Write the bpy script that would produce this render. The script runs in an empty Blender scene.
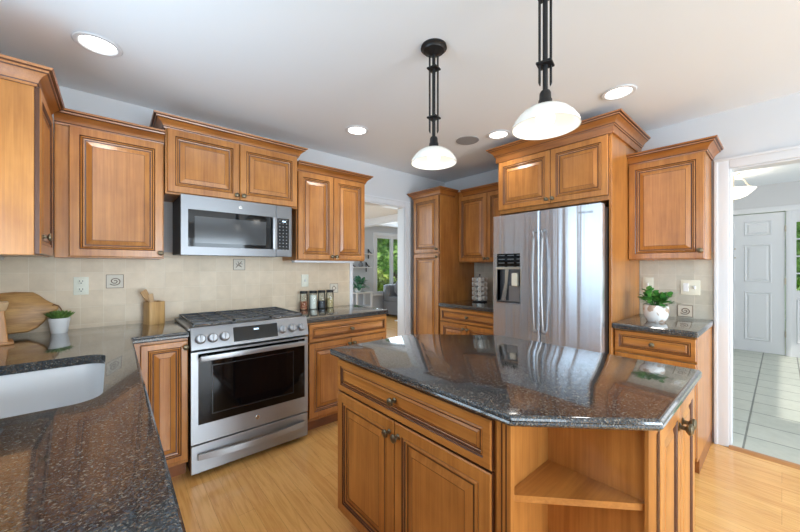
import bpy, bmesh, math, random
from mathutils import Vector, Matrix
random.seed(7)
PI = math.pi
SC = bpy.context.scene
COL = SC.collection

# ------------------------------------------------------------------ camera
cam_d = bpy.data.cameras.new('camera')
cam = bpy.data.objects.new('camera', cam_d)
COL.objects.link(cam)
CAMF = 331.5
cam_d.sensor_width = 36.0
cam_d.lens = 36.0 * CAMF / 800.0
cam_d.shift_y = 1.2 / 800.0
cam_d.clip_start = 0.02
cam.location = (0, 0, 1.31)
cam.rotation_euler = (PI / 2, 0, math.atan2(381.9, CAMF) - PI / 2)
SC.camera = cam

# ------------------------------------------------------------------ world, sun, daylight
wd = bpy.data.worlds.new('world')
SC.world = wd
wd.use_nodes = True
bg = wd.node_tree.nodes['Background']
bg.inputs[0].default_value = (0.80, 0.90, 1.0, 1)
bg.inputs[1].default_value = 1.2

def lamp(name, kind, loc, rot, energy, color=(1, 1, 1), **kw):
    d = bpy.data.lights.new(name, kind)
    d.energy = energy
    d.color = color
    for k, v in kw.items():
        setattr(d, k, v)
    o = bpy.data.objects.new(name, d)
    o.location = loc
    o.rotation_euler = rot
    COL.objects.link(o)
    return o

lamp('sun', 'SUN', (0, -6, 12), (math.radians(38), 0, math.radians(-25)), 3.2, (1.0, 0.95, 0.86), angle=0.02)
# daylight in the window openings (dining and patio ones unseen), then two added fills
DAY = (0.74, 0.88, 1.0)
lamp('daylight_sink_window', 'AREA', (-0.61, 1.40, 1.64), (0, -PI / 2 - 0.5, 0), 30, (0.66, 0.84, 1.0), shape='RECTANGLE', size=1.0, size_y=1.4)
lamp('daylight_dining_window', 'AREA', (-0.61, -1.75, 1.35), (0, -PI / 2 - 0.25, 0), 65, DAY, shape='RECTANGLE', size=1.5, size_y=1.8)
lamp('daylight_patio_door', 'AREA', (1.55, -4.70, 1.10), (PI / 2 + 0.25, 0, 0), 330, DAY, shape='RECTANGLE', size=2.6, size_y=2.0)
lamp('daylight_living_window', 'AREA', (6.3, 7.10, 1.40), (-PI / 2, 0, 0), 45, DAY, shape='RECTANGLE', size=1.6, size_y=1.5)
lamp('living_fill_light', 'AREA', (1.2, 5.4, 1.5), (0, -PI / 2, 0), 60, DAY, shape='RECTANGLE', size=1.9, size_y=2.4)  # added fill on the living room's open side; no window is built there
lamp('hall_fill_light', 'AREA', (5.4, -1.55, 1.6), (PI / 2, 0, 0), 30, (0.95, 0.97, 1.0), shape='RECTANGLE', size=2.6, size_y=1.6)  # unseen source added to brighten the hall; no window stands here

vs = SC.view_settings
vs.view_transform = 'Standard'
vs.look = 'None'
vs.exposure = -0.25
vs.gamma = 1.0
vs.use_curve_mapping = False
SC.display_settings.display_device = 'sRGB'

# ------------------------------------------------------------------ materials
def srgb(r, g, b):
    f = lambda c: (c / 255 / 12.92) if c / 255 <= 0.04045 else ((c / 255 + 0.055) / 1.055) ** 2.4
    return (f(r), f(g), f(b), 1)

def mat(name, color=(0.8, 0.8, 0.8, 1), rough=0.5, metal=0.0, **kw):
    m = bpy.data.materials.new(name)
    m.use_nodes = True
    b = m.node_tree.nodes['Principled BSDF']
    b.inputs['Base Color'].default_value = color
    b.inputs['Roughness'].default_value = rough
    b.inputs['Metallic'].default_value = metal
    for k, v in kw.items():
        b.inputs[k].default_value = v
    return m

class NT:
    def __init__(self, m):
        self.m = m
        self.t = m.node_tree
        self.b = self.t.nodes['Principled BSDF']
    def n(self, typ, **kw):
        x = self.t.nodes.new(typ)
        for k, v in kw.items():
            if k in x.inputs.keys():
                x.inputs[k].default_value = v
            else:
                setattr(x, k, v)
        return x
    def l(self, a, b):
        self.t.links.new(a, b)
    def ramp(self, fac, stops, interp='LINEAR'):
        r = self.n('ShaderNodeValToRGB')
        r.color_ramp.interpolation = interp
        e = r.color_ramp.elements
        while len(e) < len(stops):
            e.new(0.5)
        for el, (p, c) in zip(e, stops):
            el.position = p
            el.color = c
        self.l(fac, r.inputs[0])
        return r.outputs[0]
    def coords(self, scale=(1, 1, 1), rnd=True, kind='Object'):
        tc = self.n('ShaderNodeTexCoord')
        mp = self.n('ShaderNodeMapping')
        mp.inputs['Scale'].default_value = scale
        self.l(tc.outputs[kind], mp.inputs[0])
        if rnd:
            oi = self.n('ShaderNodeObjectInfo')
            ml = self.n('ShaderNodeMath', operation='MULTIPLY')
            ml.inputs[1].default_value = 37.0
            self.l(oi.outputs['Random'], ml.inputs[0])
            self.l(ml.outputs[0], mp.inputs['Location'])
        return mp.outputs[0]
    def noise(self, vec, scale, detail=3, rough=0.5, dist=0.0):
        x = self.n('ShaderNodeTexNoise')
        x.inputs['Scale'].default_value = scale
        x.inputs['Detail'].default_value = detail
        x.inputs['Roughness'].default_value = rough
        x.inputs['Distortion'].default_value = dist
        self.l(vec, x.inputs['Vector'])
        return x.outputs['Fac']
    def mix(self, fac, a, b, blend='MIX'):
        x = self.n('ShaderNodeMix', data_type='RGBA', blend_type=blend)
        for i, v in ((0, fac), (6, a), (7, b)):
            if hasattr(v, 'links'):
                self.l(v, x.inputs[i])
            else:
                x.inputs[i].default_value = v
        return x.outputs[2]
    def bump(self, h, strength=0.2, dist=0.002):
        x = self.n('ShaderNodeBump')
        x.inputs['Strength'].default_value = strength
        x.inputs['Distance'].default_value = dist
        self.l(h, x.inputs['Height'])
        self.l(x.outputs[0], self.b.inputs['Normal'])

def wood(name, dark, light, axis='z', rough=0.32, stretch=9.0, coat=0.25, scale=2.2):
    m = mat(name, rough=rough)
    t = NT(m)
    s = {'z': (stretch, stretch, 1), 'x': (1, stretch, stretch), 'y': (stretch, 1, stretch)}[axis]
    v = t.coords(s)
    n1 = t.noise(v, scale, 4, 0.6, 0.4)
    v2 = t.coords((1, 1, 1))
    n2 = t.noise(v2, 4.5, 3, 0.55)
    v3 = t.coords(tuple(c * 6 if c > 1 else c for c in s))
    n3 = t.noise(v3, scale, 2, 0.6)
    c1 = t.ramp(n1, [(0.30, dark), (0.70, light)])
    c2 = t.mix(0.42, c1, t.ramp(n2, [(0.3, dark), (0.7, light)]))
    c3 = t.mix(0.16, c2, t.ramp(n3, [(0.35, tuple(x * 0.55 for x in dark[:3]) + (1,)), (0.65, light)]))
    t.l(c3, t.b.inputs['Base Color'])
    t.b.inputs['Coat Weight'].default_value = coat
    t.b.inputs['Coat Roughness'].default_value = 0.18
    return m

M = {}
WD, WL = srgb(146, 86, 34), srgb(200, 136, 68)
M['wood'] = wood('honey_maple', WD, WL, 'z')
M['wood_h'] = wood('honey_maple_rail', WD, WL, 'x')
M['wood_y'] = wood('honey_maple_shelf', WD, WL, 'y')
M['glaze'] = mat('brown_glaze', srgb(84, 48, 26), 0.38)
M['crown'] = wood('crown_maple', srgb(132, 76, 32), srgb(180, 116, 56), 'x')
M['toe'] = wood('toe_kick_maple', srgb(120, 66, 30), srgb(150, 90, 44), 'x')
M['plaster'] = mat('light_grey_paint', srgb(206, 207, 209), 0.75)
M['ceiling'] = mat('ceiling_paint', srgb(232, 236, 240), 0.8)
M['white'] = mat('white_trim_paint', srgb(218, 220, 223), 0.4)
M['greywall'] = mat('cool_grey_paint', srgb(196, 201, 207), 0.75)
M['black'] = mat('black_metal', srgb(30, 30, 31), 0.45, 0.3)
M['iron'] = mat('cast_iron', srgb(84, 85, 87), 0.5, 0.2)
M['blackglass'] = mat('black_glass', srgb(10, 10, 11), 0.05, **{'Specular IOR Level': 0.3})
M['dark'] = mat('dark_plastic', srgb(28, 29, 31), 0.5)
M['knob'] = mat('antique_pewter', srgb(118, 108, 88), 0.36, 0.9)
M['plate'] = mat('almond_plastic', srgb(226, 224, 206), 0.4)
M['outlet_hole'] = mat('outlet_slot', srgb(60, 58, 52), 0.6)
M['bone'] = mat('white_ceramic', srgb(236, 236, 234), 0.3)
M['fabric'] = mat('grey_upholstery', srgb(116, 118, 122), 0.9)
M['pillow'] = mat('grey_pillow', srgb(120, 123, 128), 0.9)
M['rug'] = mat('pale_rug', srgb(222, 222, 220), 0.95)
M['soil'] = mat('potting_soil', srgb(52, 38, 28), 0.95)
M['silverwire'] = mat('chrome_wire', srgb(205, 208, 210), 0.2, 1.0)
M['pod'] = mat('white_pod', srgb(232, 232, 226), 0.35)
M['foil'] = mat('pod_foil', srgb(205, 200, 188), 0.3, 0.5)
M['speaker'] = mat('grey_grille', srgb(150, 151, 153), 0.7)
M['brass'] = mat('brushed_nickel', srgb(196, 186, 168), 0.3, 0.9)

def steel(name, col, rough, aniso=0.7):
    """brushed across the width: highlights stretch up and down"""
    m = mat(name, col, rough, 0.75)
    t = NT(m)
    t.b.inputs['Anisotropic'].default_value = aniso
    cx = t.n('ShaderNodeCombineXYZ')
    cx.inputs[2].default_value = 1.0
    t.l(cx.outputs[0], t.b.inputs['Tangent'])
    return m
M['steel'] = steel('brushed_steel', srgb(156, 158, 161), 0.36)
M['microwave_steel'] = steel('microwave_steel', srgb(118, 119, 121), 0.33)
M['fridge_steel'] = steel('fridge_steel', srgb(198, 204, 212), 0.25, 0.9)
def wavy(m, d):
    t = NT(m)
    n = t.noise(t.coords((13, 13, 0.12)), 1.0, 2, 0.5)
    t.bump(n, 0.5, d)
wavy(M['fridge_steel'], 0.016)
M['sinksteel'] = mat('satin_sink_steel', srgb(226, 228, 230), 0.5, 0.5)
M['chrome'] = mat('polished_steel', srgb(214, 215, 217), 0.14, 1.0)
M['darksteel'] = mat('dark_steel', srgb(96, 97, 100), 0.35, 0.9)

def granite():
    m = mat('dark_granite', rough=0.10)
    t = NT(m)
    v = t.coords((1, 1, 1), rnd=False, kind='Object')
    vo = t.n('ShaderNodeTexVoronoi', feature='F1')
    vo.inputs['Scale'].default_value = 300
    vo.inputs['Randomness'].default_value = 1
    n0 = t.n('ShaderNodeTexNoise')
    n0.inputs['Scale'].default_value = 60
    t.l(v, n0.inputs['Vector'])
    add = t.n('ShaderNodeVectorMath', operation='MULTIPLY_ADD')
    t.l(n0.outputs['Color'], add.inputs[0])
    add.inputs[1].default_value = (0.012, 0.012, 0.012)
    t.l(v, add.inputs[2])
    t.l(add.outputs[0], vo.inputs['Vector'])
    sep = t.n('ShaderNodeSeparateColor')
    t.l(vo.outputs['Color'], sep.inputs[0])
    c = t.ramp(sep.outputs[0], [(0.0, srgb(22, 24, 26)), (0.34, srgb(42, 46, 48)), (0.54, srgb(74, 84, 88)), (0.70, srgb(112, 90, 68)), (0.82, srgb(62, 76, 92)), (0.93, srgb(150, 144, 132))], 'CONSTANT')
    n1 = t.noise(v, 420, 2, 0.7)
    c2 = t.mix(0.45, c, t.ramp(n1, [(0.38, srgb(12, 13, 15)), (0.66, srgb(84, 86, 86))]))
    t.l(c2, t.b.inputs['Base Color'])
    cw = t.n('ShaderNodeMapRange')
    cw.inputs['To Min'].default_value = 1.0
    cw.inputs['To Max'].default_value = 0.35
    t.l(sep.outputs[1], cw.inputs[0])
    t.l(cw.outputs[0], t.b.inputs['Coat Weight'])
    t.b.inputs['Coat Roughness'].default_value = 0.02
    t.b.inputs['Coat IOR'].default_value = 1.5
    return m
M['granite'] = granite()

def tiles(name, ax, base1, base2, grout, size=0.1125, origin=(0, 0), mortar=0.003):
    """square wall tiles over (ax, z) or floor tiles over (x, y)"""
    m = mat(name, rough=0.42)
    t = NT(m)
    tc = t.n('ShaderNodeTexCoord')
    sp = t.n('ShaderNodeSeparateXYZ')
    t.l(tc.outputs['Object'], sp.inputs[0])
    cb = t.n('ShaderNodeCombineXYZ')
    pair = {'x': (0, 2), 'y': (1, 2), 'f': (0, 1)}[ax]
    for i, (p, o) in enumerate(zip(pair, origin)):
        a = t.n('ShaderNodeMath', operation='SUBTRACT')
        t.l(sp.outputs[p], a.inputs[0])
        a.inputs[1].default_value = o
        t.l(a.outputs[0], cb.inputs[i])
    br = t.n('ShaderNodeTexBrick')
    br.offset = 0.0
    br.squash = 1.0
    br.inputs['Scale'].default_value = 1.0
    br.inputs['Brick Width'].default_value = size
    br.inputs['Row Height'].default_value = size
    br.inputs['Mortar Size'].default_value = mortar / 2
    br.inputs['Mortar Smooth'].default_value = 0.3
    br.inputs['Bias'].default_value = 0.0
    br.inputs['Color1'].default_value = base1
    br.inputs['Color2'].default_value = base2
    br.inputs['Mortar'].default_value = grout
    t.l(cb.outputs[0], br.inputs['Vector'])
    n = t.noise(tc.outputs['Object'], 14, 4, 0.6)
    c = t.mix(0.30, br.outputs['Color'], t.ramp(n, [(0.3, tuple(x * 0.72 for x in base2[:3]) + (1,)), (0.7, base1)]))
    t.l(c, t.b.inputs['Base Color'])
    inv = t.n('ShaderNodeMath', operation='SUBTRACT')
    inv.inputs[0].default_value = 1.0
    t.l(br.outputs['Fac'], inv.inputs[1])
    t.bump(inv.outputs[0], 0.5, 0.002)
    return m
M['tile_far'] = tiles('tumbled_tile_far', 'x', srgb(228, 208, 180), srgb(214, 192, 162), srgb(232, 218, 196), origin=(0.744, 1.163))
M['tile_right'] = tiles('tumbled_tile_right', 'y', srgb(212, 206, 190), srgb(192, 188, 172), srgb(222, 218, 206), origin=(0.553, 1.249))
M['tile_hall'] = tiles('hall_floor_tile', 'f', srgb(206, 208, 196), srgb(190, 194, 182), srgb(74, 76, 72), size=0.33, origin=(0.10, 0.185), mortar=0.014)
M['accent'] = mat('accent_tile_stone', srgb(214, 205, 188), 0.5)
M['accent_brown'] = mat('accent_relief', srgb(112, 88, 72), 0.6)

def key_legend(name, w, h, gap, origin):
    """black glass printed with rows of small grey legends"""
    m = mat(name, rough=0.06, **{'Specular IOR Level': 0.3})
    t = NT(m)
    tc = t.n('ShaderNodeTexCoord')
    sp = t.n('ShaderNodeSeparateXYZ')
    t.l(tc.outputs['Object'], sp.inputs[0])
    cb = t.n('ShaderNodeCombineXYZ')
    for i, (p, o) in enumerate(zip((0, 2), origin)):
        a = t.n('ShaderNodeMath', operation='SUBTRACT')
        t.l(sp.outputs[p], a.inputs[0])
        a.inputs[1].default_value = o
        t.l(a.outputs[0], cb.inputs[i])
    br = t.n('ShaderNodeTexBrick')
    br.offset = 0.0
    br.inputs['Scale'].default_value = 1.0
    br.inputs['Brick Width'].default_value = w
    br.inputs['Row Height'].default_value = h
    br.inputs['Mortar Size'].default_value = gap
    br.inputs['Mortar Smooth'].default_value = 0.0
    br.inputs['Color1'].default_value = srgb(120, 122, 124)
    br.inputs['Color2'].default_value = srgb(120, 122, 124)
    br.inputs['Mortar'].default_value = srgb(10, 10, 11)
    t.l(cb.outputs[0], br.inputs['Vector'])
    t.l(br.outputs['Color'], t.b.inputs['Base Color'])
    return m

def oak_floor():
    m = mat('oak_strip_floor', rough=0.22)
    t = NT(m)
    tc = t.n('ShaderNodeTexCoord')
    sp = t.n('ShaderNodeSeparateXYZ')
    t.l(tc.outputs['Object'], sp.inputs[0])
    cb = t.n('ShaderNodeCombineXYZ')
    t.l(sp.outputs[1], cb.inputs[0])
    t.l(sp.outputs[0], cb.inputs[1])
    br = t.n('ShaderNodeTexBrick')
    br.offset = 0.37
    br.offset_frequency = 3
    br.inputs['Scale'].default_value = 1
    br.inputs['Brick Width'].default_value = 1.15
    br.inputs['Row Height'].default_value = 0.083
    br.inputs['Mortar Size'].default_value = 0.0006
    br.inputs['Mortar Smooth'].default_value = 0.2
    br.inputs['Color1'].default_value = srgb(246, 193, 116)
    br.inputs['Color2'].default_value = srgb(230, 170, 94)
    br.inputs['Mortar'].default_value = srgb(140, 88, 42)
    t.l(cb.outputs[0], br.inputs['Vector'])
    mp = t.n('ShaderNodeMapping')
    mp.inputs['Scale'].default_value = (22, 1.6, 1)
    t.l(tc.outputs['Object'], mp.inputs[0])
    n = t.noise(mp.outputs[0], 2.0, 5, 0.65, 0.8)
    g = t.ramp(n, [(0.36, srgb(196, 134, 70)), (0.56, srgb(240, 192, 122))])
    c = t.mix(0.38, br.outputs['Color'], g)
    t.l(c, t.b.inputs['Base Color'])
    t.b.inputs['Coat Weight'].default_value = 0.3
    t.b.inputs['Coat Roughness'].default_value = 0.12
    return m
M['oak'] = oak_floor()
M['threshold'] = wood('oak_threshold', srgb(168, 110, 58), srgb(200, 146, 88), 'y')
M['olive'] = wood('olive_board', srgb(128, 72, 32), srgb(226, 178, 112), 'x', rough=0.45, stretch=5, coat=0.0, scale=7)
M['crockwood'] = wood('acacia_crock', srgb(150, 100, 52), srgb(222, 178, 112), 'z', rough=0.4, stretch=14, coat=0.1, scale=3)
M['millwood'] = wood('turned_beech', srgb(170, 110, 54), srgb(210, 152, 90), 'z', rough=0.4, coat=0.1)
M['millcap'] = wood('pale_beech', srgb(206, 164, 118), srgb(226, 190, 146), 'z', rough=0.4, coat=0.1)
M['spoon'] = wood('spatula_wood', srgb(170, 128, 84), srgb(206, 166, 120), 'z', rough=0.5, coat=0.0)

def leafmat(name, a, b, rough=0.45, trans=0.0):
    m = mat(name, rough=rough)
    t = NT(m)
    n = t.noise(t.coords((1, 1, 1)), 9, 3, 0.6)
    t.l(t.ramp(n, [(0.34, a), (0.66, b)]), t.b.inputs['Base Color'])
    t.b.inputs['Transmission Weight'].default_value = 0
    t.b.inputs['Subsurface Weight'].default_value = 0
    return m
M['leaf'] = leafmat('shiny_leaf', srgb(34, 92, 40), srgb(96, 168, 76))
M['succ'] = leafmat('succulent_leaf', srgb(56, 92, 40), srgb(120, 156, 72))
M['farleaf'] = leafmat('far_leaf', srgb(62, 120, 98), srgb(120, 172, 140))
M['tree'] = leafmat('tree_leaf', srgb(104, 160, 72), srgb(190, 226, 130), 0.6)
M['tree2'] = leafmat('bush_leaf', srgb(150, 178, 70), srgb(206, 222, 110), 0.6)
M['bark'] = mat('bark', srgb(92, 78, 62), 0.9)
M['grass'] = mat('lawn', srgb(108, 148, 66), 0.95)

def thin_glass(name, tint=(1, 1, 1, 1)):
    m = bpy.data.materials.new(name)
    m.use_nodes = True
    nt = m.node_tree
    nt.nodes.clear()
    o = nt.nodes.new('ShaderNodeOutputMaterial')
    mx = nt.nodes.new('ShaderNodeMixShader')
    tr = nt.nodes.new('ShaderNodeBsdfTransparent')
    gl = nt.nodes.new('ShaderNodeBsdfGlossy')
    fr = nt.nodes.new('ShaderNodeFresnel')
    tr.inputs[0].default_value = tint
    gl.inputs['Roughness'].default_value = 0.03
    fr.inputs[0].default_value = 1.35
    nt.links.new(fr.outputs[0], mx.inputs[0])
    nt.links.new(tr.outputs[0], mx.inputs[1])
    nt.links.new(gl.outputs[0], mx.inputs[2])
    nt.links.new(mx.outputs[0], o.inputs[0])
    return m
M['glass'] = thin_glass('window_glass')
M['jarglass'] = thin_glass('jar_glass', (0.93, 0.96, 0.95, 1))

def emit(name, col, strength, base=None):
    m = mat(name, base or col, 0.4)
    b = m.node_tree.nodes['Principled BSDF']
    b.inputs['Emission Color'].default_value = col
    b.inputs['Emission Strength'].default_value = strength
    return m
M['lens'] = emit('can_lens', (1.0, 0.97, 0.92, 1), 6.0)
M['bulb'] = emit('lamp_bulb', (1.0, 0.97, 0.92, 1), 2.4)
M['halllamp'] = emit('hall_lamp_glass', (1.0, 0.93, 0.80, 1), 1.3)
M['shade'] = mat('opal_glass', srgb(238, 236, 228), 0.18)
M['shade'].node_tree.nodes['Principled BSDF'].inputs['Emission Color'].default_value = (1.0, 0.96, 0.88, 1)
M['shade'].node_tree.nodes['Principled BSDF'].inputs['Emission Strength'].default_value = 0.10
M['clock'] = emit('clock_digits', (0.6, 0.8, 1.0, 1), 1.2)

def potpaint():
    m = mat('floral_pot_glaze', rough=0.25)
    t = NT(m)
    vo = t.n('ShaderNodeTexVoronoi', feature='SMOOTH_F1')
    vo.inputs['Scale'].default_value = 26
    v = t.coords((1, 1, 1), rnd=False)
    n = t.n('ShaderNodeTexNoise')
    n.inputs['Scale'].default_value = 30
    t.l(v, n.inputs['Vector'])
    ma = t.n('ShaderNodeVectorMath', operation='MULTIPLY_ADD')
    t.l(n.outputs['Color'], ma.inputs[0])
    ma.inputs[1].default_value = (0.03, 0.03, 0.03)
    t.l(v, ma.inputs[2])
    t.l(ma.outputs[0], vo.inputs['Vector'])
    t.l(t.ramp(vo.outputs['Distance'], [(0.0, srgb(176, 150, 128)), (0.36, srgb(196, 172, 152)), (0.44, srgb(236, 234, 230)), (1.0, srgb(238, 236, 233))]), t.b.inputs['Base Color'])
    return m
M['floral'] = potpaint()

def speckle(name, stops, scale):
    m = mat(name, rough=0.6)
    t = NT(m)
    vo = t.n('ShaderNodeTexVoronoi')
    vo.inputs['Scale'].default_value = scale
    t.l(t.coords((1, 1, 1)), vo.inputs['Vector'])
    sep = t.n('ShaderNodeSeparateColor')
    t.l(vo.outputs['Color'], sep.inputs[0])
    t.l(t.ramp(sep.outputs[0], stops), t.b.inputs['Base Color'])
    return m
M['fill_nuts'] = speckle('red_brown_filling', [(0.0, srgb(140, 70, 44)), (0.5, srgb(190, 112, 76)), (1.0, srgb(224, 176, 140))], 90)
M['fill_flour'] = mat('white_filling', srgb(240, 236, 226), 0.9)
M['fill_dark'] = speckle('dark_grey_filling', [(0.0, srgb(58, 58, 64)), (1.0, srgb(110, 108, 112))], 160)
M['fill_pasta'] = speckle('beige_filling', [(0.0, srgb(186, 160, 112)), (1.0, srgb(226, 206, 164))], 110)

# ------------------------------------------------------------------ mesh helpers
class MB:
    def __init__(self):
        self.bm = bmesh.new()
    def face(self, vs_, mi=0):
        try:
            f = self.bm.faces.new(vs_)
            f.material_index = mi
            return f
        except ValueError:
            return None
    def box(self, x0, x1, y0, y1, z0, z1, mi=0, bev=0.0, seg=1):
        r = bmesh.ops.create_cube(self.bm, size=1.0)
        v = r['verts']
        for p in v:
            p.co = Vector(((x0 + x1) / 2 + p.co.x * (x1 - x0), (y0 + y1) / 2 + p.co.y * (y1 - y0), (z0 + z1) / 2 + p.co.z * (z1 - z0)))
        fs = {f for p in v for f in p.link_faces}
        for f in fs:
            f.material_index = mi
        if bev > 0:
            es = list({e for p in v for e in p.link_edges})
            bmesh.ops.bevel(self.bm, geom=es, offset=bev, segments=seg, affect='EDGES', profile=0.6)
        return self
    def loops(self, loops, mi=0, caps=(True, True), close=True, mis=None):
        """skin rings of equal length"""
        rows = [[self.bm.verts.new(p) for p in lp] for lp in loops]
        n = len(rows[0])
        for k in range(len(rows) - 1):
            a, b = rows[k], rows[k + 1]
            for i in range(n if close else n - 1):
                j = (i + 1) % n
                self.face((a[i], a[j], b[j], b[i]), mis[k] if mis else mi)
        if caps[0]:
            self.face(rows[0][::-1], mis[0] if mis else mi)
        if caps[1]:
            self.face(rows[-1], mis[-1] if mis else mi)
        return rows
    def lathe(self, prof, c=(0, 0, 0), axis='z', seg=24, mi=0, caps=(True, True), mis=None):
        L = []
        for r, h in prof:
            ring = []
            for i in range(seg):
                a = 2 * PI * i / seg
                p, q = r * math.cos(a), r * math.sin(a)
                if axis == 'z':
                    v = (p, q, h)
                elif axis == 'y':
                    v = (p, h, -q)
                else:
                    v = (h, p, q)
                ring.append((c[0] + v[0], c[1] + v[1], c[2] + v[2]))
            L.append(ring)
        self.loops(L, mi, caps, mis=mis)
        return self
    def tube(self, pts, r, seg=10, mi=0, rs=None, flat=1.0):
        pts = [Vector(p) for p in pts]
        L = []
        up = Vector((0, 0, 1))
        for i, p in enumerate(pts):
            d = (pts[min(i + 1, len(pts) - 1)] - pts[max(i - 1, 0)]).normalized()
            u = up if abs(d.dot(up)) < 0.95 else Vector((0, 1, 0))
            s = d.cross(u).normalized()
            t = s.cross(d).normalized()
            rr = rs[i] if rs else r
            L.append([p + s * math.cos(2 * PI * k / seg) * rr + t * math.sin(2 * PI * k / seg) * rr * flat for k in range(seg)])
        self.loops(L, mi)
        return self
    def prism(self, poly, axis, a, b, mi=0):
        def P(p, h):
            return {'x': (h, p[0], p[1]), 'y': (p[0], h, p[1]), 'z': (p[0], p[1], h)}[axis]
        self.loops([[P(p, a) for p in poly], [P(p, b) for p in poly]], mi)
        return self
    def ball(self, c, r, mi=0, seg=16, rings=10, sc=(1, 1, 1)):
        m = Matrix.Translation(c) @ Matrix.Diagonal((sc[0], sc[1], sc[2], 1))
        rr = bmesh.ops.create_uvsphere(self.bm, u_segments=seg, v_segments=rings, radius=r, matrix=m)
        for v in rr['verts']:
            for f in v.link_faces:
                f.material_index = mi
        return self
    def build(self, name, mats, parent=None, smooth=35):
        bm = self.bm
        bmesh.ops.recalc_face_normals(bm, faces=bm.faces[:])
        me = bpy.data.meshes.new(name)
        bm.to_mesh(me)
        bm.free()
        for m in (mats if isinstance(mats, (list, tuple)) else [mats]):
            me.materials.append(M[m] if isinstance(m, str) else m)
        if smooth:
            me.polygons.foreach_set('use_smooth', [True] * len(me.polygons))
            me.set_sharp_from_angle(angle=math.radians(smooth))
        o = bpy.data.objects.new(name, me)
        COL.objects.link(o)
        if parent:
            o.parent = parent
        return o

def tag(o, label, cat, group=None, kind=None):
    o['label'] = label
    o['category'] = cat
    if group:
        o['group'] = group
    if kind:
        o['kind'] = kind
    return o

def thing(name, label, cat, loc=(0, 0, 0), rz=0.0, group=None):
    o = bpy.data.objects.new(name, None)
    o.empty_display_size = 0.05
    o.location = loc
    o.rotation_euler = (0, 0, rz)
    COL.objects.link(o)
    return tag(o, label, cat, group)

def struct(o):
    o['kind'] = 'structure'
    return o

def sbox(name, m, *boxes):
    b = MB()
    for x in boxes:
        b.box(*x)
    return struct(b.build(name, m))

def copy_tree(o, parent=None):
    c = o.copy()
    COL.objects.link(c)
    if parent:
        c.parent = parent
    for ch in list(o.children):
        copy_tree(ch, c)
    return c

def offset_poly(poly, d):
    """inset a counter-clockwise polygon by d"""
    n = len(poly)
    out = []
    for i in range(n):
        p0, p1, p2 = Vector(poly[i - 1]), Vector(poly[i]), Vector(poly[(i + 1) % n])
        a, b = (p1 - p0).normalized(), (p2 - p1).normalized()
        na, nb = Vector((-a.y, a.x)), Vector((-b.y, b.x))
        k = na + nb
        k = k / max(k.length_squared, 1e-6) * 2
        out.append(tuple(p1 + k * d))
    return out

def round_poly(poly, radii, seg=6):
    out = []
    n = len(poly)
    for i in range(n):
        p0, p1, p2 = Vector(poly[i - 1]), Vector(poly[i]), Vector(poly[(i + 1) % n])
        r = radii[i] if isinstance(radii, (list, tuple)) else radii
        if r <= 0:
            out.append(tuple(p1))
            continue
        a, b = (p0 - p1).normalized(), (p2 - p1).normalized()
        ang = a.angle(b)
        t = r / math.tan(ang / 2)
        s, e = p1 + a * t, p1 + b * t
        c = p1 + (a + b).normalized() * (r / math.sin(ang / 2))
        a0, a1 = math.atan2(s.y - c.y, s.x - c.x), math.atan2(e.y - c.y, e.x - c.x)
        dlt = (a1 - a0 + PI) % (2 * PI) - PI
        for k in range(seg + 1):
            th = a0 + dlt * k / seg
            out.append((c.x + r * math.cos(th), c.y + r * math.sin(th)))
    return out

def slab(name, poly, z0, z1, parent=None, holes=(), m='granite'):
    """stone slab with an eased double-curve edge; poly counter-clockwise"""
    mb = MB()
    prof = [(0.012, z1), (0.006, z1 - 0.0015), (0.0015, z1 - 0.006), (0.0, z1 - 0.012), (0.0035, z1 - 0.0165), (0.0005, z1 - 0.022), (0.001, z0 + 0.006), (0.006, z0)]
    loops = [[(x, y, z) for x, y in offset_poly(poly, d)] for d, z in prof]
    rows = mb.loops(loops, caps=(False, False))
    bm = mb.bm
    for z, row, fl in ((z1, rows[0], 0), (z0, rows[-1], 1)):
        edges = []
        for i in range(len(row)):
            edges.append(bm.edges.get((row[i], row[(i + 1) % len(row)])))
        hrows = []
        for h in holes:
            hv = [bm.verts.new((x, y, z)) for x, y in h]
            edges += [bm.edges.new((hv[i], hv[(i + 1) % len(hv)])) for i in range(len(hv))]
            hrows.append(hv)
        bmesh.ops.triangle_fill(bm, use_beauty=True, use_dissolve=False, edges=edges)
        if fl == 0:
            top_h = hrows
        else:
            for a, b in zip(top_h, hrows):
                for i in range(len(a)):
                    j = (i + 1) % len(a)
                    mb.face((a[i], a[j], b[j], b[i]))
    return mb.build(name, m, parent, smooth=30)

def sweep(mb, path, prof, mi=0, right=True, closed=False):
    """sweep (out, z) profile along an xy path, mitred; out is to the right of travel"""
    n = len(path)
    L = []
    for i in range(n):
        p = Vector(path[i])
        a = (p - Vector(path[i - 1])).normalized() if i > 0 else None
        b = (Vector(path[i + 1]) - p).normalized() if i < n - 1 else None
        a = a or b
        b = b or a
        na, nb = Vector((a.y, -a.x)), Vector((b.y, -b.x))
        k = na + nb
        k = k / max(k.length_squared, 1e-6) * 2
        L.append([(p.x + k.x * o, p.y + k.y * o, z) for o, z in prof])
    mb.loops(L, mi)

CROWN = [(0, -0.004), (0.008, -0.004), (0.010, 0.006), (0.014, 0.010), (0.018, 0.022), (0.028, 0.036), (0.044, 0.048), (0.050, 0.052), (0.052, 0.060), (0.062, 0.064), (0.066, 0.074), (0.0, 0.074)]

def rect(x0, x1, z0, z1, d, y):
    return [(x0 + d, y, z0 + d), (x1 - d, y, z0 + d), (x1 - d, y, z1 - d), (x0 + d, y, z1 - d)]

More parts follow.
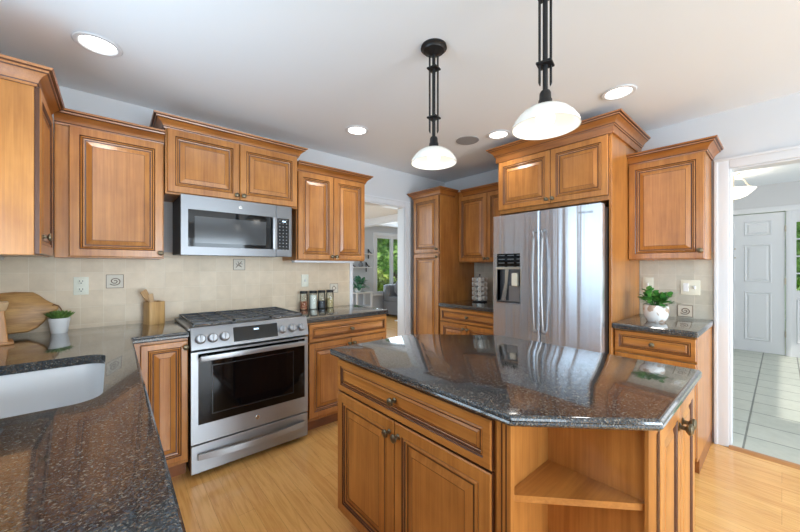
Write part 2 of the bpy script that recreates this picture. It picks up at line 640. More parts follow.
def knob(parent, x, y, z, k=1.0):
    mb = MB()
    mb.lathe([(0.0, 0.0), (0.011 * k, 0.0), (0.011 * k, -0.003), (0.006 * k, -0.006), (0.0055 * k, -0.014), (0.012 * k, -0.018), (0.0165 * k, -0.023), (0.016 * k, -0.028), (0.010 * k, -0.032), (0.0, -0.033)], (x, y, z), 'y', 16)
    return mb.build('knob', 'knob', parent)

def raised(parent, x0, x1, z0, z1, y, kx=None, kz=None, frame=0.046, name='door', th=0.02, horiz=False, kmul=1.0):
    """raised-panel cabinet door or drawer front, glaze settled in its grooves"""
    mb = MB()
    s = frame
    steps = [(0, 0, 1), (0, -th + 0.004, 0), (0.004, -th, 0), (s - 0.003, -th, 1), (s + 0.002, -th + 0.005, 0), (s + 0.009, -th + 0.002, 1), (s + 0.013, -th + 0.008, 0), (s + 0.019, -th + 0.010, 1), (s + 0.026, -th + 0.011, 0), (s + 0.052, -th + 0.003, 1), (s + 0.0545, -th + 0.0035, 0)]
    if horiz:
        steps = [(0, 0, 1), (0, -th + 0.004, 0), (0.004, -th, 0), (s - 0.002, -th, 1), (s + 0.002, -th + 0.005, 0), (s + 0.006, -th + 0.002, 1), (s + 0.010, -th + 0.009, 0), (s + 0.012, -th + 0.010, 1), (s + 0.016, -th + 0.010, 0), (s + 0.023, -th + 0.005, 1), (s + 0.0245, -th + 0.0055, 0)]
    loops = [rect(x0, x1, z0, z1, d, y + dy) for d, dy, _ in steps]
    rows = mb.loops(loops, caps=(True, False), mis=[q for _, _, q in steps])
    # the ring between steps k and k+1 takes the glaze flag of step k
    mb.face(rows[-1], 0)
    o = mb.build(name, ['wood_h' if horiz else 'wood', 'glaze'], parent, smooth=20)
    if kx is not None:
        knob(o, kx, y - th, kz, kmul)
    return o

RZ_FAR, RZ_RIGHT, RZ_LEFT = 0.0, -PI / 2, PI / 2

# ------------------------------------------------------------------ room shell
XL, XR, YF, YN, ZC = -0.60, 3.40, 2.99, -4.80, 2.455
sbox('floor', 'oak', (XL - 0.1, XR, YN - 0.1, YF + 4.4, -0.06, 0.0), (XR, 8.6, 1.9, YF + 4.4, -0.06, 0.0))
sbox('floor_hall', 'tile_hall', (XR, 7.7, -1.8, 1.9, -0.06, -0.002))
sbox('ceiling', 'ceiling', (XL - 0.1, XR + 0.12, YN - 0.1, YF + 0.12, ZC, ZC + 0.08))
# far wall (range wall) with the doorway to the living room
DX0, DX1, DZ = 1.925, 2.67, 2.035
sbox('wall_far', 'plaster', (XL - 0.1, DX0, YF, YF + 0.12, 0, ZC), (DX0, DX1, YF, YF + 0.12, DZ, ZC), (DX1, XR + 0.12, YF, YF + 0.12, 0, ZC))
# right wall (refrigerator wall) with the opening to the hall
HY0, HY1, HZ = -1.25, 0.252, 2.03
sbox('wall_right', 'plaster', (XR, XR + 0.12, HY1, YF, 0, ZC), (XR, XR + 0.12, HY0, HY1, HZ, ZC), (XR, XR + 0.12, YN - 0.1, HY0, 0, ZC))
def holed_wall_x(name, x0, x1, y0, y1, hs):
    bs = []
    y = y0
    for (a, b, z0, z1) in hs:
        bs += [(x0, x1, y, a, 0, ZC), (x0, x1, a, b, 0, z0), (x0, x1, a, b, z1, ZC)]
        y = b
    bs.append((x0, x1, y, y1, 0, ZC))
    return sbox(name, 'plaster', *bs)
holed_wall_x('wall_left', XL - 0.1, XL, YN - 0.1, YF, [(-2.70, -0.80, 0.55, 2.15), (0.68, 2.12, 1.10, 2.18)])
sbox('wall_near', 'plaster', (XL, 0.20, YN - 0.1, YN, 0, ZC), (2.90, XR, YN - 0.1, YN, 0, ZC), (0.20, 2.90, YN - 0.1, YN, 2.13, ZC))

def window_x(name, x, y0, y1, z0, z1, mull=1, rails=()):
    mb = MB()
    w = 0.05
    mb.box(x - 0.04, x + 0.04, y0, y1, z0, z0 + w).box(x - 0.04, x + 0.04, y0, y1, z1 - w, z1)
    mb.box(x - 0.04, x + 0.04, y0, y0 + w, z0 + w, z1 - w).box(x - 0.04, x + 0.04, y1 - w, y1, z0 + w, z1 - w)
    for k in range(mull):
        c = y0 + (y1 - y0) * (k + 1) / (mull + 1)
        mb.box(x - 0.03, x + 0.03, c - 0.025, c + 0.025, z0 + w, z1 - w)
    for z in rails:
        mb.box(x - 0.012, x + 0.012, y0 + w, y1 - w, z - 0.008, z + 0.008)
    o = struct(mb.build(name, 'white'))
    MB().box(x - 0.003, x + 0.003, y0 + w, y1 - w, z0 + w, z1 - w).build('pane', 'glass', o)
    return o
def window_y(name, y, x0, x1, z0, z1, mulls=()):
    mb = MB()
    w = 0.06
    mb.box(x0, x1, y - 0.05, y + 0.05, z0, z0 + w).box(x0, x1, y - 0.05, y + 0.05, z1 - w, z1)
    mb.box(x0, x0 + w, y - 0.05, y + 0.05, z0 + w, z1 - w).box(x1 - w, x1, y - 0.05, y + 0.05, z0 + w, z1 - w)
    for c, hw in mulls:
        mb.box(c - hw, c + hw, y - 0.045, y + 0.045, z0 + w, z1 - w)
    o = struct(mb.build(name, 'white'))
    MB().box(x0 + w, x1 - w, y - 0.003, y + 0.003, z0 + w, z1 - w).build('pane', 'glass', o)
    return o
window_x('window_1', XL - 0.055, 0.68, 2.12, 1.10, 2.18)
window_x('window_2', XL - 0.055, -2.70, -0.80, 0.55, 2.15)
window_y('window_3', YN - 0.05, 0.20, 2.90, 0.0, 2.13, [(1.55, 0.05)])

def casing(name, boxes):
    mb = MB()
    for b in boxes:
        mb.box(*b, 0, 0.006, 2)
    return struct(mb.build(name, 'white'))
# doorway to the living room: casing, jambs
casing('trim_1', [(DX0 - 0.04, DX0, YF - 0.018, YF, 0, DZ + 0.07), (DX1, DX1 + 0.075, YF - 0.018, YF, 0, DZ + 0.07), (DX0, DX1, YF - 0.018, YF, DZ, DZ + 0.07),
                  (DX1 + 0.055, DX1 + 0.075, YF - 0.026, YF - 0.016, 0, DZ + 0.05), (DX0 - 0.04, DX1 + 0.075, YF - 0.026, YF - 0.016, DZ + 0.05, DZ + 0.07),
                  (DX0 - 0.002, DX0 + 0.012, YF, YF + 0.12, 0, DZ), (DX1 - 0.012, DX1 + 0.002, YF, YF + 0.12, 0, DZ), (DX0, DX1, YF, YF + 0.12, DZ - 0.012, DZ + 0.002)])
# opening to the hall
casing('trim_2', [(XR - 0.018, XR, HY1, HY1 + 0.080, 0, HZ + 0.076), (XR - 0.028, XR - 0.016, HY1 + 0.058, HY1 + 0.080, 0, HZ + 0.056),
                  (XR - 0.018, XR, HY0 - 0.08, HY0, 0, HZ + 0.076), (XR - 0.018, XR, HY0, HY1, HZ, HZ + 0.076), (XR - 0.028, XR - 0.016, HY0 - 0.08, HY1 + 0.08, HZ + 0.056, HZ + 0.076),
                  (XR, XR + 0.12, HY1 - 0.012, HY1 + 0.002, 0, HZ), (XR, XR + 0.12, HY0 - 0.002, HY0 + 0.012, 0, HZ), (XR, XR + 0.12, HY0, HY1, HZ - 0.012, HZ + 0.002)])
mb = MB()
mb.prism([(XR - 0.045, 0.0), (XR - 0.03, 0.010), (XR - 0.012, 0.014), (XR + 0.01, 0.014), (XR + 0.03, 0.006), (XR + 0.035, 0.0)], 'y', HY0, HY1)
struct(mb.build('trim_3', 'threshold'))
# tile backsplashes
sbox('wall_far_backsplash', 'tile_far', (XL, 1.885, YF - 0.010, YF, 0.90, 1.42))
sbox('wall_right_backsplash', 'tile_right', (XR - 0.010, XR, HY1 + 0.082, 0.795, 0.90, 1.42), (XR - 0.010, XR, 1.724, 2.50, 0.90, 1.42))
BSF, BSR = YF - 0.010, XR - 0.010

# ------------------------------------------------------------------ living room beyond the doorway
LY = 7.25
LC = 2.43
sbox('wall_living', 'greywall', (1.0, 5.41, LY, LY + 0.12, 0, LC), (5.41, 7.2, LY, LY + 0.12, 0, 0.58), (5.41, 7.2, LY, LY + 0.12, 2.17, LC), (7.2, 8.6, LY, LY + 0.12, 0, LC))
sbox('wall_living_side', 'greywall', (8.5, 8.6, YF + 0.12, LY, 0, LC))
sbox('ceiling_living', 'ceiling', (0.9, 8.6, YF + 0.12, LY + 0.1, LC, LC + 0.08))
mb = MB()
mb.prism([(4.58, 2.300), (4.60, 2.300), (4.60, LC), (4.52, LC), (4.52, 2.415), (4.545, 2.395), (4.565, 2.335), (4.58, 2.325)], 'y', YF + 0.12, LY)
mb.box(4.60, 4.72, YF + 0.12, LY, 2.29, LC)
struct(mb.build('trim_4', 'white'))
sbox('baseboard_living', 'white', (1.0, 8.5, LY - 0.02, LY, 0, 0.11))
window_y('window_4', LY + 0.05, 5.41, 7.2, 0.58, 2.17, [(6.01, 0.035), (6.6, 0.04)])
casing('trim_5', [(5.335, 5.41, LY - 0.02, LY, 0.52, 2.26), (7.2, 7.28, LY - 0.02, LY, 0.52, 2.26), (5.41, 7.2, LY - 0.02, LY, 2.17, 2.26), (5.30, 7.31, LY - 0.05, LY, 0.53, 0.58)])

# ------------------------------------------------------------------ hall beyond the opening
HX, HC = 7.50, 2.56
DY0, DY1, DHZ = -0.03, 0.90, 2.14
sbox('wall_hall', 'plaster', (HX, HX + 0.12, DY1, 1.9, 0, HC), (HX, HX + 0.12, -0.47, DY1, DHZ, HC), (HX, HX + 0.12, -1.8, -0.47, 0, HC))
sbox('wall_hall_side', 'plaster', (XR + 0.12, HX, 1.78, 1.9, 0, HC))
sbox('ceiling_hall', 'ceiling', (XR + 0.12, HX + 0.12, -1.8, 1.9, HC, HC + 0.08))
sbox('wall_hall_header', 'plaster', (XR + 0.02, XR + 0.12, -1.8, 1.9, ZC, HC))
# front door with six raised panels
mb = MB()
mb.box(HX + 0.005, HX + 0.045, DY0, DY1, 0.008, DHZ - 0.01)
d1 = struct(mb.build('door_1', 'white'))
for (z0, z1) in ((0.18, 0.93), (1.08, 1.66), (1.80, 2.02)):
    for (y0, y1) in ((DY0 + 0.13, DY0 + 0.42), (DY0 + 0.52, DY0 + 0.81)):
        mb = MB()
        prof = [(0, 0.006), (0.0, 0.0), (0.012, -0.010), (0.030, 0.001), (0.055, -0.007)]
        rows = mb.loops([[(HX + 0.004 + q, a, b) for a, b in ((y0 + d, z0 + d), (y1 - d, z0 + d), (y1 - d, z1 - d), (y0 + d, z1 - d))] for d, q in prof], caps=(True, True))
        mb.build('panel', 'white', d1, smooth=15)
for z in (0.32, 1.10, 1.88):
    MB().lathe([(0.0, -0.045), (0.010, -0.045), (0.010, 0.045), (0.0, 0.045)], (HX - 0.006, DY0 - 0.006, z), 'z', 10).build('hinge', 'brass', d1)
for z in (1.46, 1.60):
    MB().lathe([(0.0, 0.0), (0.012, 0.0), (0.012, -0.01), (0.0, -0.012)], (HX + 0.005, 0.49, z), 'x', 10).build('deadbolt', 'brass', d1)
casing('trim_6', [(HX - 0.02, HX + 0.01, DY0 - 0.060, DY0 - 0.012, 0, DHZ), (HX - 0.02, HX + 0.01, DY1, DY1 + 0.08, 0, DHZ + 0.08), (HX - 0.02, HX + 0.01, -0.55, DY1, DHZ, DHZ + 0.08), (HX - 0.02, HX + 0.01, -0.55, -0.47, 0, DHZ)])
# sidelight
mb = MB()
mb.box(HX, HX + 0.05, -0.47, DY0 - 0.004, 0.0, 0.97).box(HX, HX + 0.05, -0.138, DY0 - 0.004, 0.97, 2.14).box(HX, HX + 0.05, -0.47, -0.37, 0.97, 2.14).box(HX, HX + 0.05, -0.37, -0.138, 1.97, 2.14)
for z in (1.22, 1.47, 1.72):
    mb.box(HX + 0.01, HX + 0.03, -0.37, -0.138, z - 0.010, z + 0.010)
w5 = struct(mb.build('window_5', 'white'))
MB().box(HX + 0.018, HX + 0.024, -0.37, -0.138, 0.97, 1.97).build('pane', 'glass', w5)
mb = MB()
mb.loops([[(HX + q, a, b) for a, b in ((-0.37 + d, 0.20 + d), (-0.138 - d, 0.20 + d), (-0.138 - d, 0.85 - d), (-0.37 + d, 0.85 - d))] for d, q in [(0, 0.006), (0.0, 0.0), (0.012, -0.010), (0.030, 0.001), (0.055, -0.007)]])
mb.build('panel', 'white', w5, smooth=15)

# ------------------------------------------------------------------ outdoors
sbox('ground_outside', 'grass', (-30, 90, LY + 0.2, 90, -0.4, -0.3), (7.8, 90, -30, LY + 0.2, -0.4, -0.3))
def tree(label, loc, h, r, m, n, trunk=True, leaf=0.16):
    t = thing('tree' if trunk else 'bush', label, 'tree' if trunk else 'bush', loc)
    rnd = random.Random(hash((loc[0], loc[1])) & 0xffff)
    mb = MB()
    blobs = [(Vector((rnd.uniform(-r, r) * 0.7, rnd.uniform(-r, r) * 0.7, rnd.uniform(0.1 if not trunk else 0.3, 0.95) * h)), r * rnd.uniform(0.35, 0.6)) for _ in range(16)]
    for i in range(n):
        c, br = blobs[i % 16]
        d = Vector((rnd.gauss(0, 1), rnd.gauss(0, 1), rnd.gauss(0, 1))).normalized()
        p = c + d * br * rnd.uniform(0.6, 1.0)
        a = Vector((rnd.gauss(0, 1), rnd.gauss(0, 1), rnd.gauss(0, 0.6))).normalized()
        b = d.cross(a).normalized()
        s = leaf * rnd.uniform(0.6, 1.3)
        v = [mb.bm.verts.new(q) for q in (p - a * s, p + b * s * 0.45 + d * s * 0.1, p + a * s, p - b * s * 0.45 + d * s * 0.1)]
        mb.face(v)
    mb.build('foliage', m, t, smooth=0)
    if trunk:
        MB().tube([(0, 0, -0.35), (0.03, 0, h * 0.4), (0.0, 0.05, h * 0.8)], 0.1, 8, rs=[0.14, 0.10, 0.05]).build('trunk', 'bark', t)
    return t
tree('green leafy tree seen in the left half of the living room window', (8.0, 11.0, 0), 5.0, 1.25, 'tree', 9000, leaf=0.24)
tree('green leafy tree seen in the right half of the living room window', (10.6, 12.6, 0), 5.2, 1.4, 'tree', 9000, leaf=0.24)
tree('wide green thicket far behind the trees outside the living room window', (14.0, 17.8, -0.3), 4.2, 3.0, 'tree', 9000, False, 0.34)
tree('low yellow-green bush under the trees outside the living room window', (6.6, 8.6, -0.3), 1.4, 0.6, 'tree2', 2200, False, 0.11)
tree('green tree seen through the sidelight beside the front door', (11.4, -1.0, 0), 4.6, 1.3, 'tree', 9000, leaf=0.24)
tree('yellow-green bush at the foot of the sidelight by the front door', (8.7, -0.6, -0.3), 1.4, 0.55, 'tree2', 1800, False, 0.10)

# ------------------------------------------------------------------ cabinets
def toe(mb, x0, x1, depth):
    mb.box(x0, x1, 0.07, depth, 0.0, 0.10, 1)

def base_body(parent, x0, x1, depth, top=0.875):
    mb = MB()
    mb.box(x0, x1, 0.0, depth, 0.10, top, 0, 0.002)
    toe(mb, x0 + 0.001, x1 - 0.001, depth)
    return mb.build('body', ['wood', 'toe'], parent)

def crown_obj(parent, path, z, prof=CROWN):
    mb = MB()
    sweep(mb, path, [(o, z + h) for o, h in prof])
    if len(prof) == len(CROWN):
        bm = mb.bm
        bm.faces.ensure_lookup_table()
        n = len(prof)
        for k, f in enumerate(bm.faces):
            if len(f.verts) == 4 and k < n * (len(path) - 1) and k % n in (0, 2, 6, 8):
                f.material_index = 1
    return mb.build('crown_moulding', ['crown', 'glaze'], parent, smooth=25)

CR = 2.122
# --- upper run on the far wall; local x = world x offset, front of face frame at local y = 0
def upper(label, x0, x1, yfront, z0, z1, path_ends, doors, crown_z, group='wall cabinets', depth=None):
    d = (YF - yfront) if depth is None else depth
    t = thing('wall_cabinet', label, 'cabinet', (x0, yfront, z0), 0.0, group)
    w = x1 - x0
    MB().box(0, w, 0, d - 0.001, 0, z1 - z0, 0, 0.0015).build('body', 'wood', t)
    for (a, b, c, e, kx, kz) in doors:
        raised(t, a - x0, b - x0, c - z0, e - z0, -0.0005, None if kx is None else kx - x0, None if kz is None else kz - z0)
    p = []
    if path_ends[0]:
        p.append((0.0, d - 0.002))
    p += [(0.0, 0.0), (w, 0.0)]
    if path_ends[1]:
        p.append((w, d - 0.002))
    crown_obj(t, p, crown_z - z0)
    return t
upper('single-door honey wall cabinet left of the microwave', -0.246, 0.258, 2.68, 1.365, 2.196, (False, False), [(-0.187, 0.253, 1.372, 2.120, 0.238, 1.402)], CR)
upper('short two-door wall cabinet above the microwave', 0.262, 1.166, 2.65, 1.795, 2.294, (True, True), [(0.272, 0.712, 1.806, 2.222, 0.690, 1.838), (0.716, 1.158, 1.806, 2.222, 0.738, 1.838)], 2.224)
t = upper('two-door wall cabinet between the microwave and the doorway', 1.170, 1.862, 2.68, 1.37, 2.196, (False, True), [(1.178, 1.514, 1.378, 2.120, 1.493, 1.405), (1.518, 1.856, 1.378, 2.120, 1.538, 1.405)], CR)
MB().box(0.0, 0.60, 0.03, 0.10, -0.020, -0.001, 0, 0.004).build('light_bar', 'white', t)

# --- left wall cabinet, faces +x
t = thing('wall_cabinet', 'wall cabinet with a plain end panel at the left edge above the cutting board', 'cabinet', (-0.264, 2.193, 1.365), RZ_LEFT, 'wall cabinets')
MB().box(0, 0.485, 0, 0.334, 0, 0.831, 0, 0.0015).build('body', 'wood', t)
raised(t, 0.004, 0.42, 0.006, 0.755, -0.0005, 0.05, 0.085, kmul=1.1)
crown_obj(t, [(0.0, 0.334), (0.0, 0.0), (0.415, 0.0)], CR - 1.365)
MB().box(0.02, 0.40, 0.15, 0.22, -0.020, -0.001, 0, 0.004).build('light_bar', 'white', t)

# --- base cabinets on the far wall
t = thing('base_cabinet', 'narrow one-door base cabinet left of the range', 'cabinet', (0.088, 2.42, 0), 0, 'base cabinets')
base_body(t, 0, 0.268, 0.56)
raised(t, 0.034, 0.264, 0.128, 0.858, -0.0005, 0.252, 0.82, frame=0.036)
t = thing('base_cabinet', 'drawer-over-two-doors base cabinet between the range and doorway', 'cabinet', (1.130, 2.42, 0), 0, 'base cabinets')
base_body(t, 0, 0.797, 0.56)
raised(t, 0.022, 0.790, 0.722, 0.862, -0.0005, 0.405, 0.792, frame=0.028, name='drawer', horiz=True)
raised(t, 0.022, 0.402, 0.128, 0.712, -0.0005, 0.380, 0.668)
raised(t, 0.406, 0.790, 0.128, 0.712, -0.0005, 0.428, 0.668)

# --- sink base under the near-left worktop, faces +x
t = thing('sink_base_cabinet', 'base cabinet run under the sink worktop at lower left', 'cabinet', (0.055, -0.9, 0), RZ_LEFT, 'base cabinets')
mb = MB()
mb.box(0, 2.05, 0.0, 0.62, 0.10, 0.66, 0, 0.002)
mb.box(0, 2.05, 0.0, 0.02, 0.66, 0.875, 0)
mb.box(2.05, 3.29, 0.0, 0.62, 0.10, 0.62, 0, 0.002)
mb.box(2.05, 3.29, 0.0, 0.02, 0.62, 0.875, 0)
toe(mb, 0.001, 3.289, 0.62)
mb.build('body', ['wood', 'toe'], t)
for k in range(6):
    raised(t, 0.02 + k * 0.50, 0.50 + k * 0.50, 0.128, 0.858, -0.0005, 0.46 + k * 0.50 if k % 2 == 0 else 0.06 + k * 0.50, 0.79)

# --- pantry column and neighbours on the right wall; local x runs towards -y
t = thing('pantry_cabinet', 'tall narrow pantry cabinet with two stacked doors beside the doorway', 'cabinet', (2.765, 2.922, 0), RZ_RIGHT)
mb = MB()
mb.box(0, 0.420, 0, 0.633, 0.10, 2.196, 0, 0.0015)
toe(mb, 0.001, 0.419, 0.633)
mb.build('body', ['wood', 'toe'], t)
raised(t, 0.008, 0.412, 1.476, 2.118, -0.0005, 0.392, 1.515)
raised(t, 0.008, 0.412, 0.128, 1.464, -0.0005, 0.392, 1.425)
crown_obj(t, [(0.0, 0.20), (0.0, 0.0), (0.420, 0.0), (0.420, 0.245)], CR)
t = thing('wall_cabinet', 'two-door wall cabinet tucked between the pantry and the refrigerator', 'cabinet', (3.090, 2.500, 1.365), RZ_RIGHT, 'wall cabinets')
MB().box(0, 0.778, 0, 0.308, 0, 0.831, 0, 0.0015).build('body', 'wood', t)
raised(t, 0.012, 0.398, 0.007, 0.755, -0.0005, 0.378, 0.04)
raised(t, 0.402, 0.774, 0.007, 0.755, -0.0005, 0.422, 0.04)
crown_obj(t, [(0.07, 0.0), (0.778, 0.0)], CR - 1.365)
t = thing('base_cabinet', 'drawer-over-two-doors base cabinet under the coffee pod carousel', 'cabinet', (2.770, 2.500, 0), RZ_RIGHT, 'base cabinets')
base_body(t, 0, 0.778, 0.628)
raised(t, 0.012, 0.760, 0.722, 0.862, -0.0005, 0.386, 0.792, frame=0.028, name='drawer', horiz=True)
raised(t, 0.012, 0.366, 0.128, 0.712, -0.0005, 0.342, 0.668)
raised(t, 0.370, 0.760, 0.128, 0.712, -0.0005, 0.394, 0.668)

# --- refrigerator surround
t = thing('refrigerator_surround', 'tall surround with two-door cabinet and big crown over the refrigerator', 'cabinet', (2.695, 1.720, 0), RZ_RIGHT)
W = 0.923
for a, b in ((0, 0.018), (W - 0.018, W)):
    MB().box(a, b, 0.002, 0.702, 0.0, 2.275, 0, 0.0015).build('side_panel', 'wood', t)
MB().box(0.018, W - 0.018, 0.0, 0.700, 1.795, 2.275, 0, 0.001).build('body', 'wood', t)
raised(t, 0.018, 0.488, 1.828, 2.262, -0.0005, 0.466, 1.862)
raised(t, 0.492, W - 0.018, 1.828, 2.262, -0.0005, 0.514, 1.862)
mb = MB()
sweep(mb, [(0.0, 0.70), (0.0, 0.0), (W, 0.0), (W, 0.70)], [(0, 2.268), (0.014, 2.268), (0.016, 2.274), (0.016, 2.320), (0.020, 2.330), (0.0, 2.330)])
mb.build('frieze', 'crown', t, smooth=25)
crown_obj(t, [(0.0, 0.70), (0.0, 0.0), (W, 0.0), (W, 0.70)], 2.322, [(o + (0.014 if o > 0 else 0), h * 0.95) for o, h in CROWN])

# --- right end
t = thing('wall_cabinet', 'one-door wall cabinet right of the refrigerator above the leafy plant', 'cabinet', (3.090, 0.795, 1.365), RZ_RIGHT, 'wall cabinets')
MB().box(0, 0.449, 0, 0.308, 0, 0.826, 0, 0.0015).build('body', 'wood', t)
raised(t, 0.003, 0.446, 0.006, 0.742, -0.0005, 0.424, 0.062, kmul=1.1)
crown_obj(t, [(0.0, 0.0), (0.449, 0.0), (0.449, 0.306)], 2.112 - 1.365)
t = thing('base_cabinet', 'one-drawer base cabinet under the leafy plant by the hall opening', 'cabinet', (2.740, 0.794, 0), RZ_RIGHT, 'base cabinets')
base_body(t, 0, 0.452, 0.655)
raised(t, 0.008, 0.448, 0.722, 0.864, -0.0005, 0.228, 0.793, frame=0.028, name='drawer', horiz=True)
raised(t, 0.008, 0.448, 0.128, 0.708, -0.0005, 0.04, 0.668)

# ------------------------------------------------------------------ worktops
ZT = 0.915
SINK = round_poly([(-0.49, 1.335), (-0.022, 1.335), (-0.022, 2.045), (-0.49, 2.045)], 0.075, 8)
poly = [(XL + 0.001, -0.95), (0.086, -0.95), (0.086, 2.393), (0.358, 2.393), (0.358, BSF - 0.001), (XL + 0.001, BSF - 0.001)]
tag(slab('worktop', poly, 0.876, ZT, holes=[SINK]), 'dark granite worktop with the undermount sink at lower left', 'worktop', 'granite worktops')
tag(slab('worktop', round_poly([(1.127, 2.393), (1.940, 2.393), (1.940, BSF - 0.001), (1.127, BSF - 0.001)], [0, 0.012, 0, 0], 3), 0.876, ZT), 'short dark granite worktop holding the glass jars', 'worktop', 'granite worktops')
tag(slab('worktop', [(2.735, 1.722), (BSR - 0.001, 1.722), (BSR - 0.001, 2.499), (2.735, 2.499)], 0.876, ZT), 'dark granite worktop under the coffee pod carousel', 'worktop', 'granite worktops')
tag(slab('worktop', round_poly([(2.690, 0.332), (BSR - 0.001, 0.332), (BSR - 0.001, 0.794), (2.690, 0.794)], [0.014, 0, 0, 0], 3), 0.876, ZT), 'small dark granite worktop holding the leafy plant', 'worktop', 'granite worktops')

# sink bowl
t = thing('sink', 'stainless steel undermount sink bowl set in the left worktop', 'sink', (-0.256, 1.69, 0.68))
mb = MB()
big = lambda d, z: [(x + 0.256, y - 1.69, z - 0.68) for x, y in offset_poly(SINK, d)]
mb.loops([big(-0.022, 0.8755), big(-0.006, 0.8755), big(-0.002, 0.866), big(0.006, 0.70), big(0.022, 0.683), big(0.05, 0.679), big(0.16, 0.676)], caps=(False, True))
mb.build('bowl', 'sinksteel', t)
MB().lathe([(0.0, 0.001), (0.032, 0.0), (0.042, 0.003), (0.045, 0.0), (0.0, -0.002)], (0, 0.05, -0.001), 'z', 24).build('drain', 'chrome', t)

# ------------------------------------------------------------------ island
t = thing('kitchen_island', 'chamfered kitchen island with granite top and open corner shelf', 'kitchen island', (0.855, 1.445, 0), RZ_RIGHT)
IX, IY = 0.855, 1.445
def il(x, y):            # world xy -> island local
    return (IY - y, x - IX)
top = [(0.805, 0.478), (1.082, 0.202), (1.732, 0.202), (1.732, 1.090), (1.352, 1.462), (0.805, 1.462)]
tp = [il(x, y) for x, y in top]
tp = round_poly(tp, 0.012, 3)
area = sum(tp[i - 1][0] * tp[i][1] - tp[i][0] * tp[i - 1][1] for i in range(len(tp)))
slab('granite_top', tp if area > 0 else tp[::-1], 0.881, 0.911, t)
# carcass with the open corner cut out
bodyp = [(0.855, 0.520), (1.115, 0.520), (1.115, 0.236), (1.700, 0.236), (1.700, 1.075), (1.335, 1.435), (0.855, 1.435)]
mb = MB()
mb.prism([il(x, y) for x, y in bodyp], 'z', 0.10, 0.881)
mb.prism([il(x, y) for x, y in [(0.92, 0.56), (1.14, 0.56), (1.14, 0.30), (1.64, 0.30), (1.64, 1.05), (1.31, 1.37), (0.92, 1.37)]], 'z', 0.0, 0.10, 1)
mb.build('body', ['wood', 'toe'], t, smooth=20)
# open corner: posts, floor, shelf
mb = MB()
mb.prism([il(x, y) for x, y in [(0.846, 0.500), (0.866, 0.500), (0.866, 0.545), (0.846, 0.545)]], 'z', 0.10, 0.881)
for y in (0.512, 0.526):
    a, b = il(0.8455, y + 0.004), il(0.8465, y)
    mb.box(a[0], b[0], a[1] - 0.0008, b[1], 0.14, 0.862, 1)
mb.build('stile', ['wood', 'glaze'], t)
mb = MB()
post = [(1.095, 0.236), (1.108, 0.222), (1.140, 0.222), (1.140, 0.245), (1.095, 0.245)]
mb.prism([il(x, y) for x, y in post], 'z', 0.10, 0.881)
for k in range(3):
    mb.box(*sorted((il(0, 0.2235)[0], il(0, 0.2195)[0])), il(1.110 + k * 0.010, 0)[1], il(1.115 + k * 0.010, 0)[1], 0.14, 0.86, 1)
mb.build('fluted_stile', ['wood', 'glaze'], t, smooth=20)
for z, nm in ((0.640, 'shelf'), (0.10, 'shelf')):
    MB().prism([il(x, y) for x, y in [(0.862, 0.519), (0.862, 0.507), (1.112, 0.240), (1.114, 0.240), (1.114, 0.519)]], 'z', z, z + 0.019).build(nm, 'wood_y', t, smooth=20)
# front: one wide drawer over two doors (local x 0 = far end)
F0, F1 = 0.014, 0.888
raised(t, F0, F1, 0.712, 0.860, -0.0005, (F0 + F1) / 2, 0.788, frame=0.030, name='drawer', horiz=True)
mid = 0.446
raised(t, F0, mid - 0.002, 0.128, 0.704, -0.0005, mid - 0.026, 0.655)
raised(t, mid + 0.002, F1, 0.128, 0.704, -0.0005, mid + 0.026, 0.655)
# end face doors: built on a helper-free rotated frame (children of the island)
def end_door(x0, x1, kx):
    mb = MB()
    th, s = 0.016, 0.045
    steps = [(0, 0, 1), (0, -th + 0.004, 0), (0.004, -th, 0), (s - 0.002, -th, 1), (s + 0.003, -th + 0.005, 0), (s + 0.009, -th + 0.003, 1), (s + 0.013, -th + 0.010, 0), (s + 0.019, -th + 0.011, 0), (s + 0.036, -th + 0.003, 1), (s + 0.0385, -th + 0.0035, 0)]
    L = []
    for d, dy, _ in steps:
        L.append([il(x, 0.2358 + dy) + (z,) for x, z in ((x0 + d, 0.128 + d), (x1 - d, 0.128 + d), (x1 - d, 0.860 - d), (x0 + d, 0.860 - d))])
    rows = mb.loops(L, caps=(True, False), mis=[q for _, _, q in steps])
    mb.face(rows[-1], 0)
    o = mb.build('door', ['wood', 'glaze'], t, smooth=20)
    k = MB()
    cx, cy = il(kx, 0.2358 - th)
    kk = 1.15
    k.lathe([(0.0, 0.0), (0.013, 0.0), (0.013, 0.003), (0.007, 0.006), (0.0065, 0.016), (0.013, 0.020), (0.0185, 0.026), (0.018, 0.032), (0.011, 0.036), (0.0, 0.037)], (cx, cy, 0.790), 'x', 16)
    k.build('knob', 'knob', o)
end_door(1.148, 1.420, 1.395)
end_door(1.424, 1.694, 1.450)

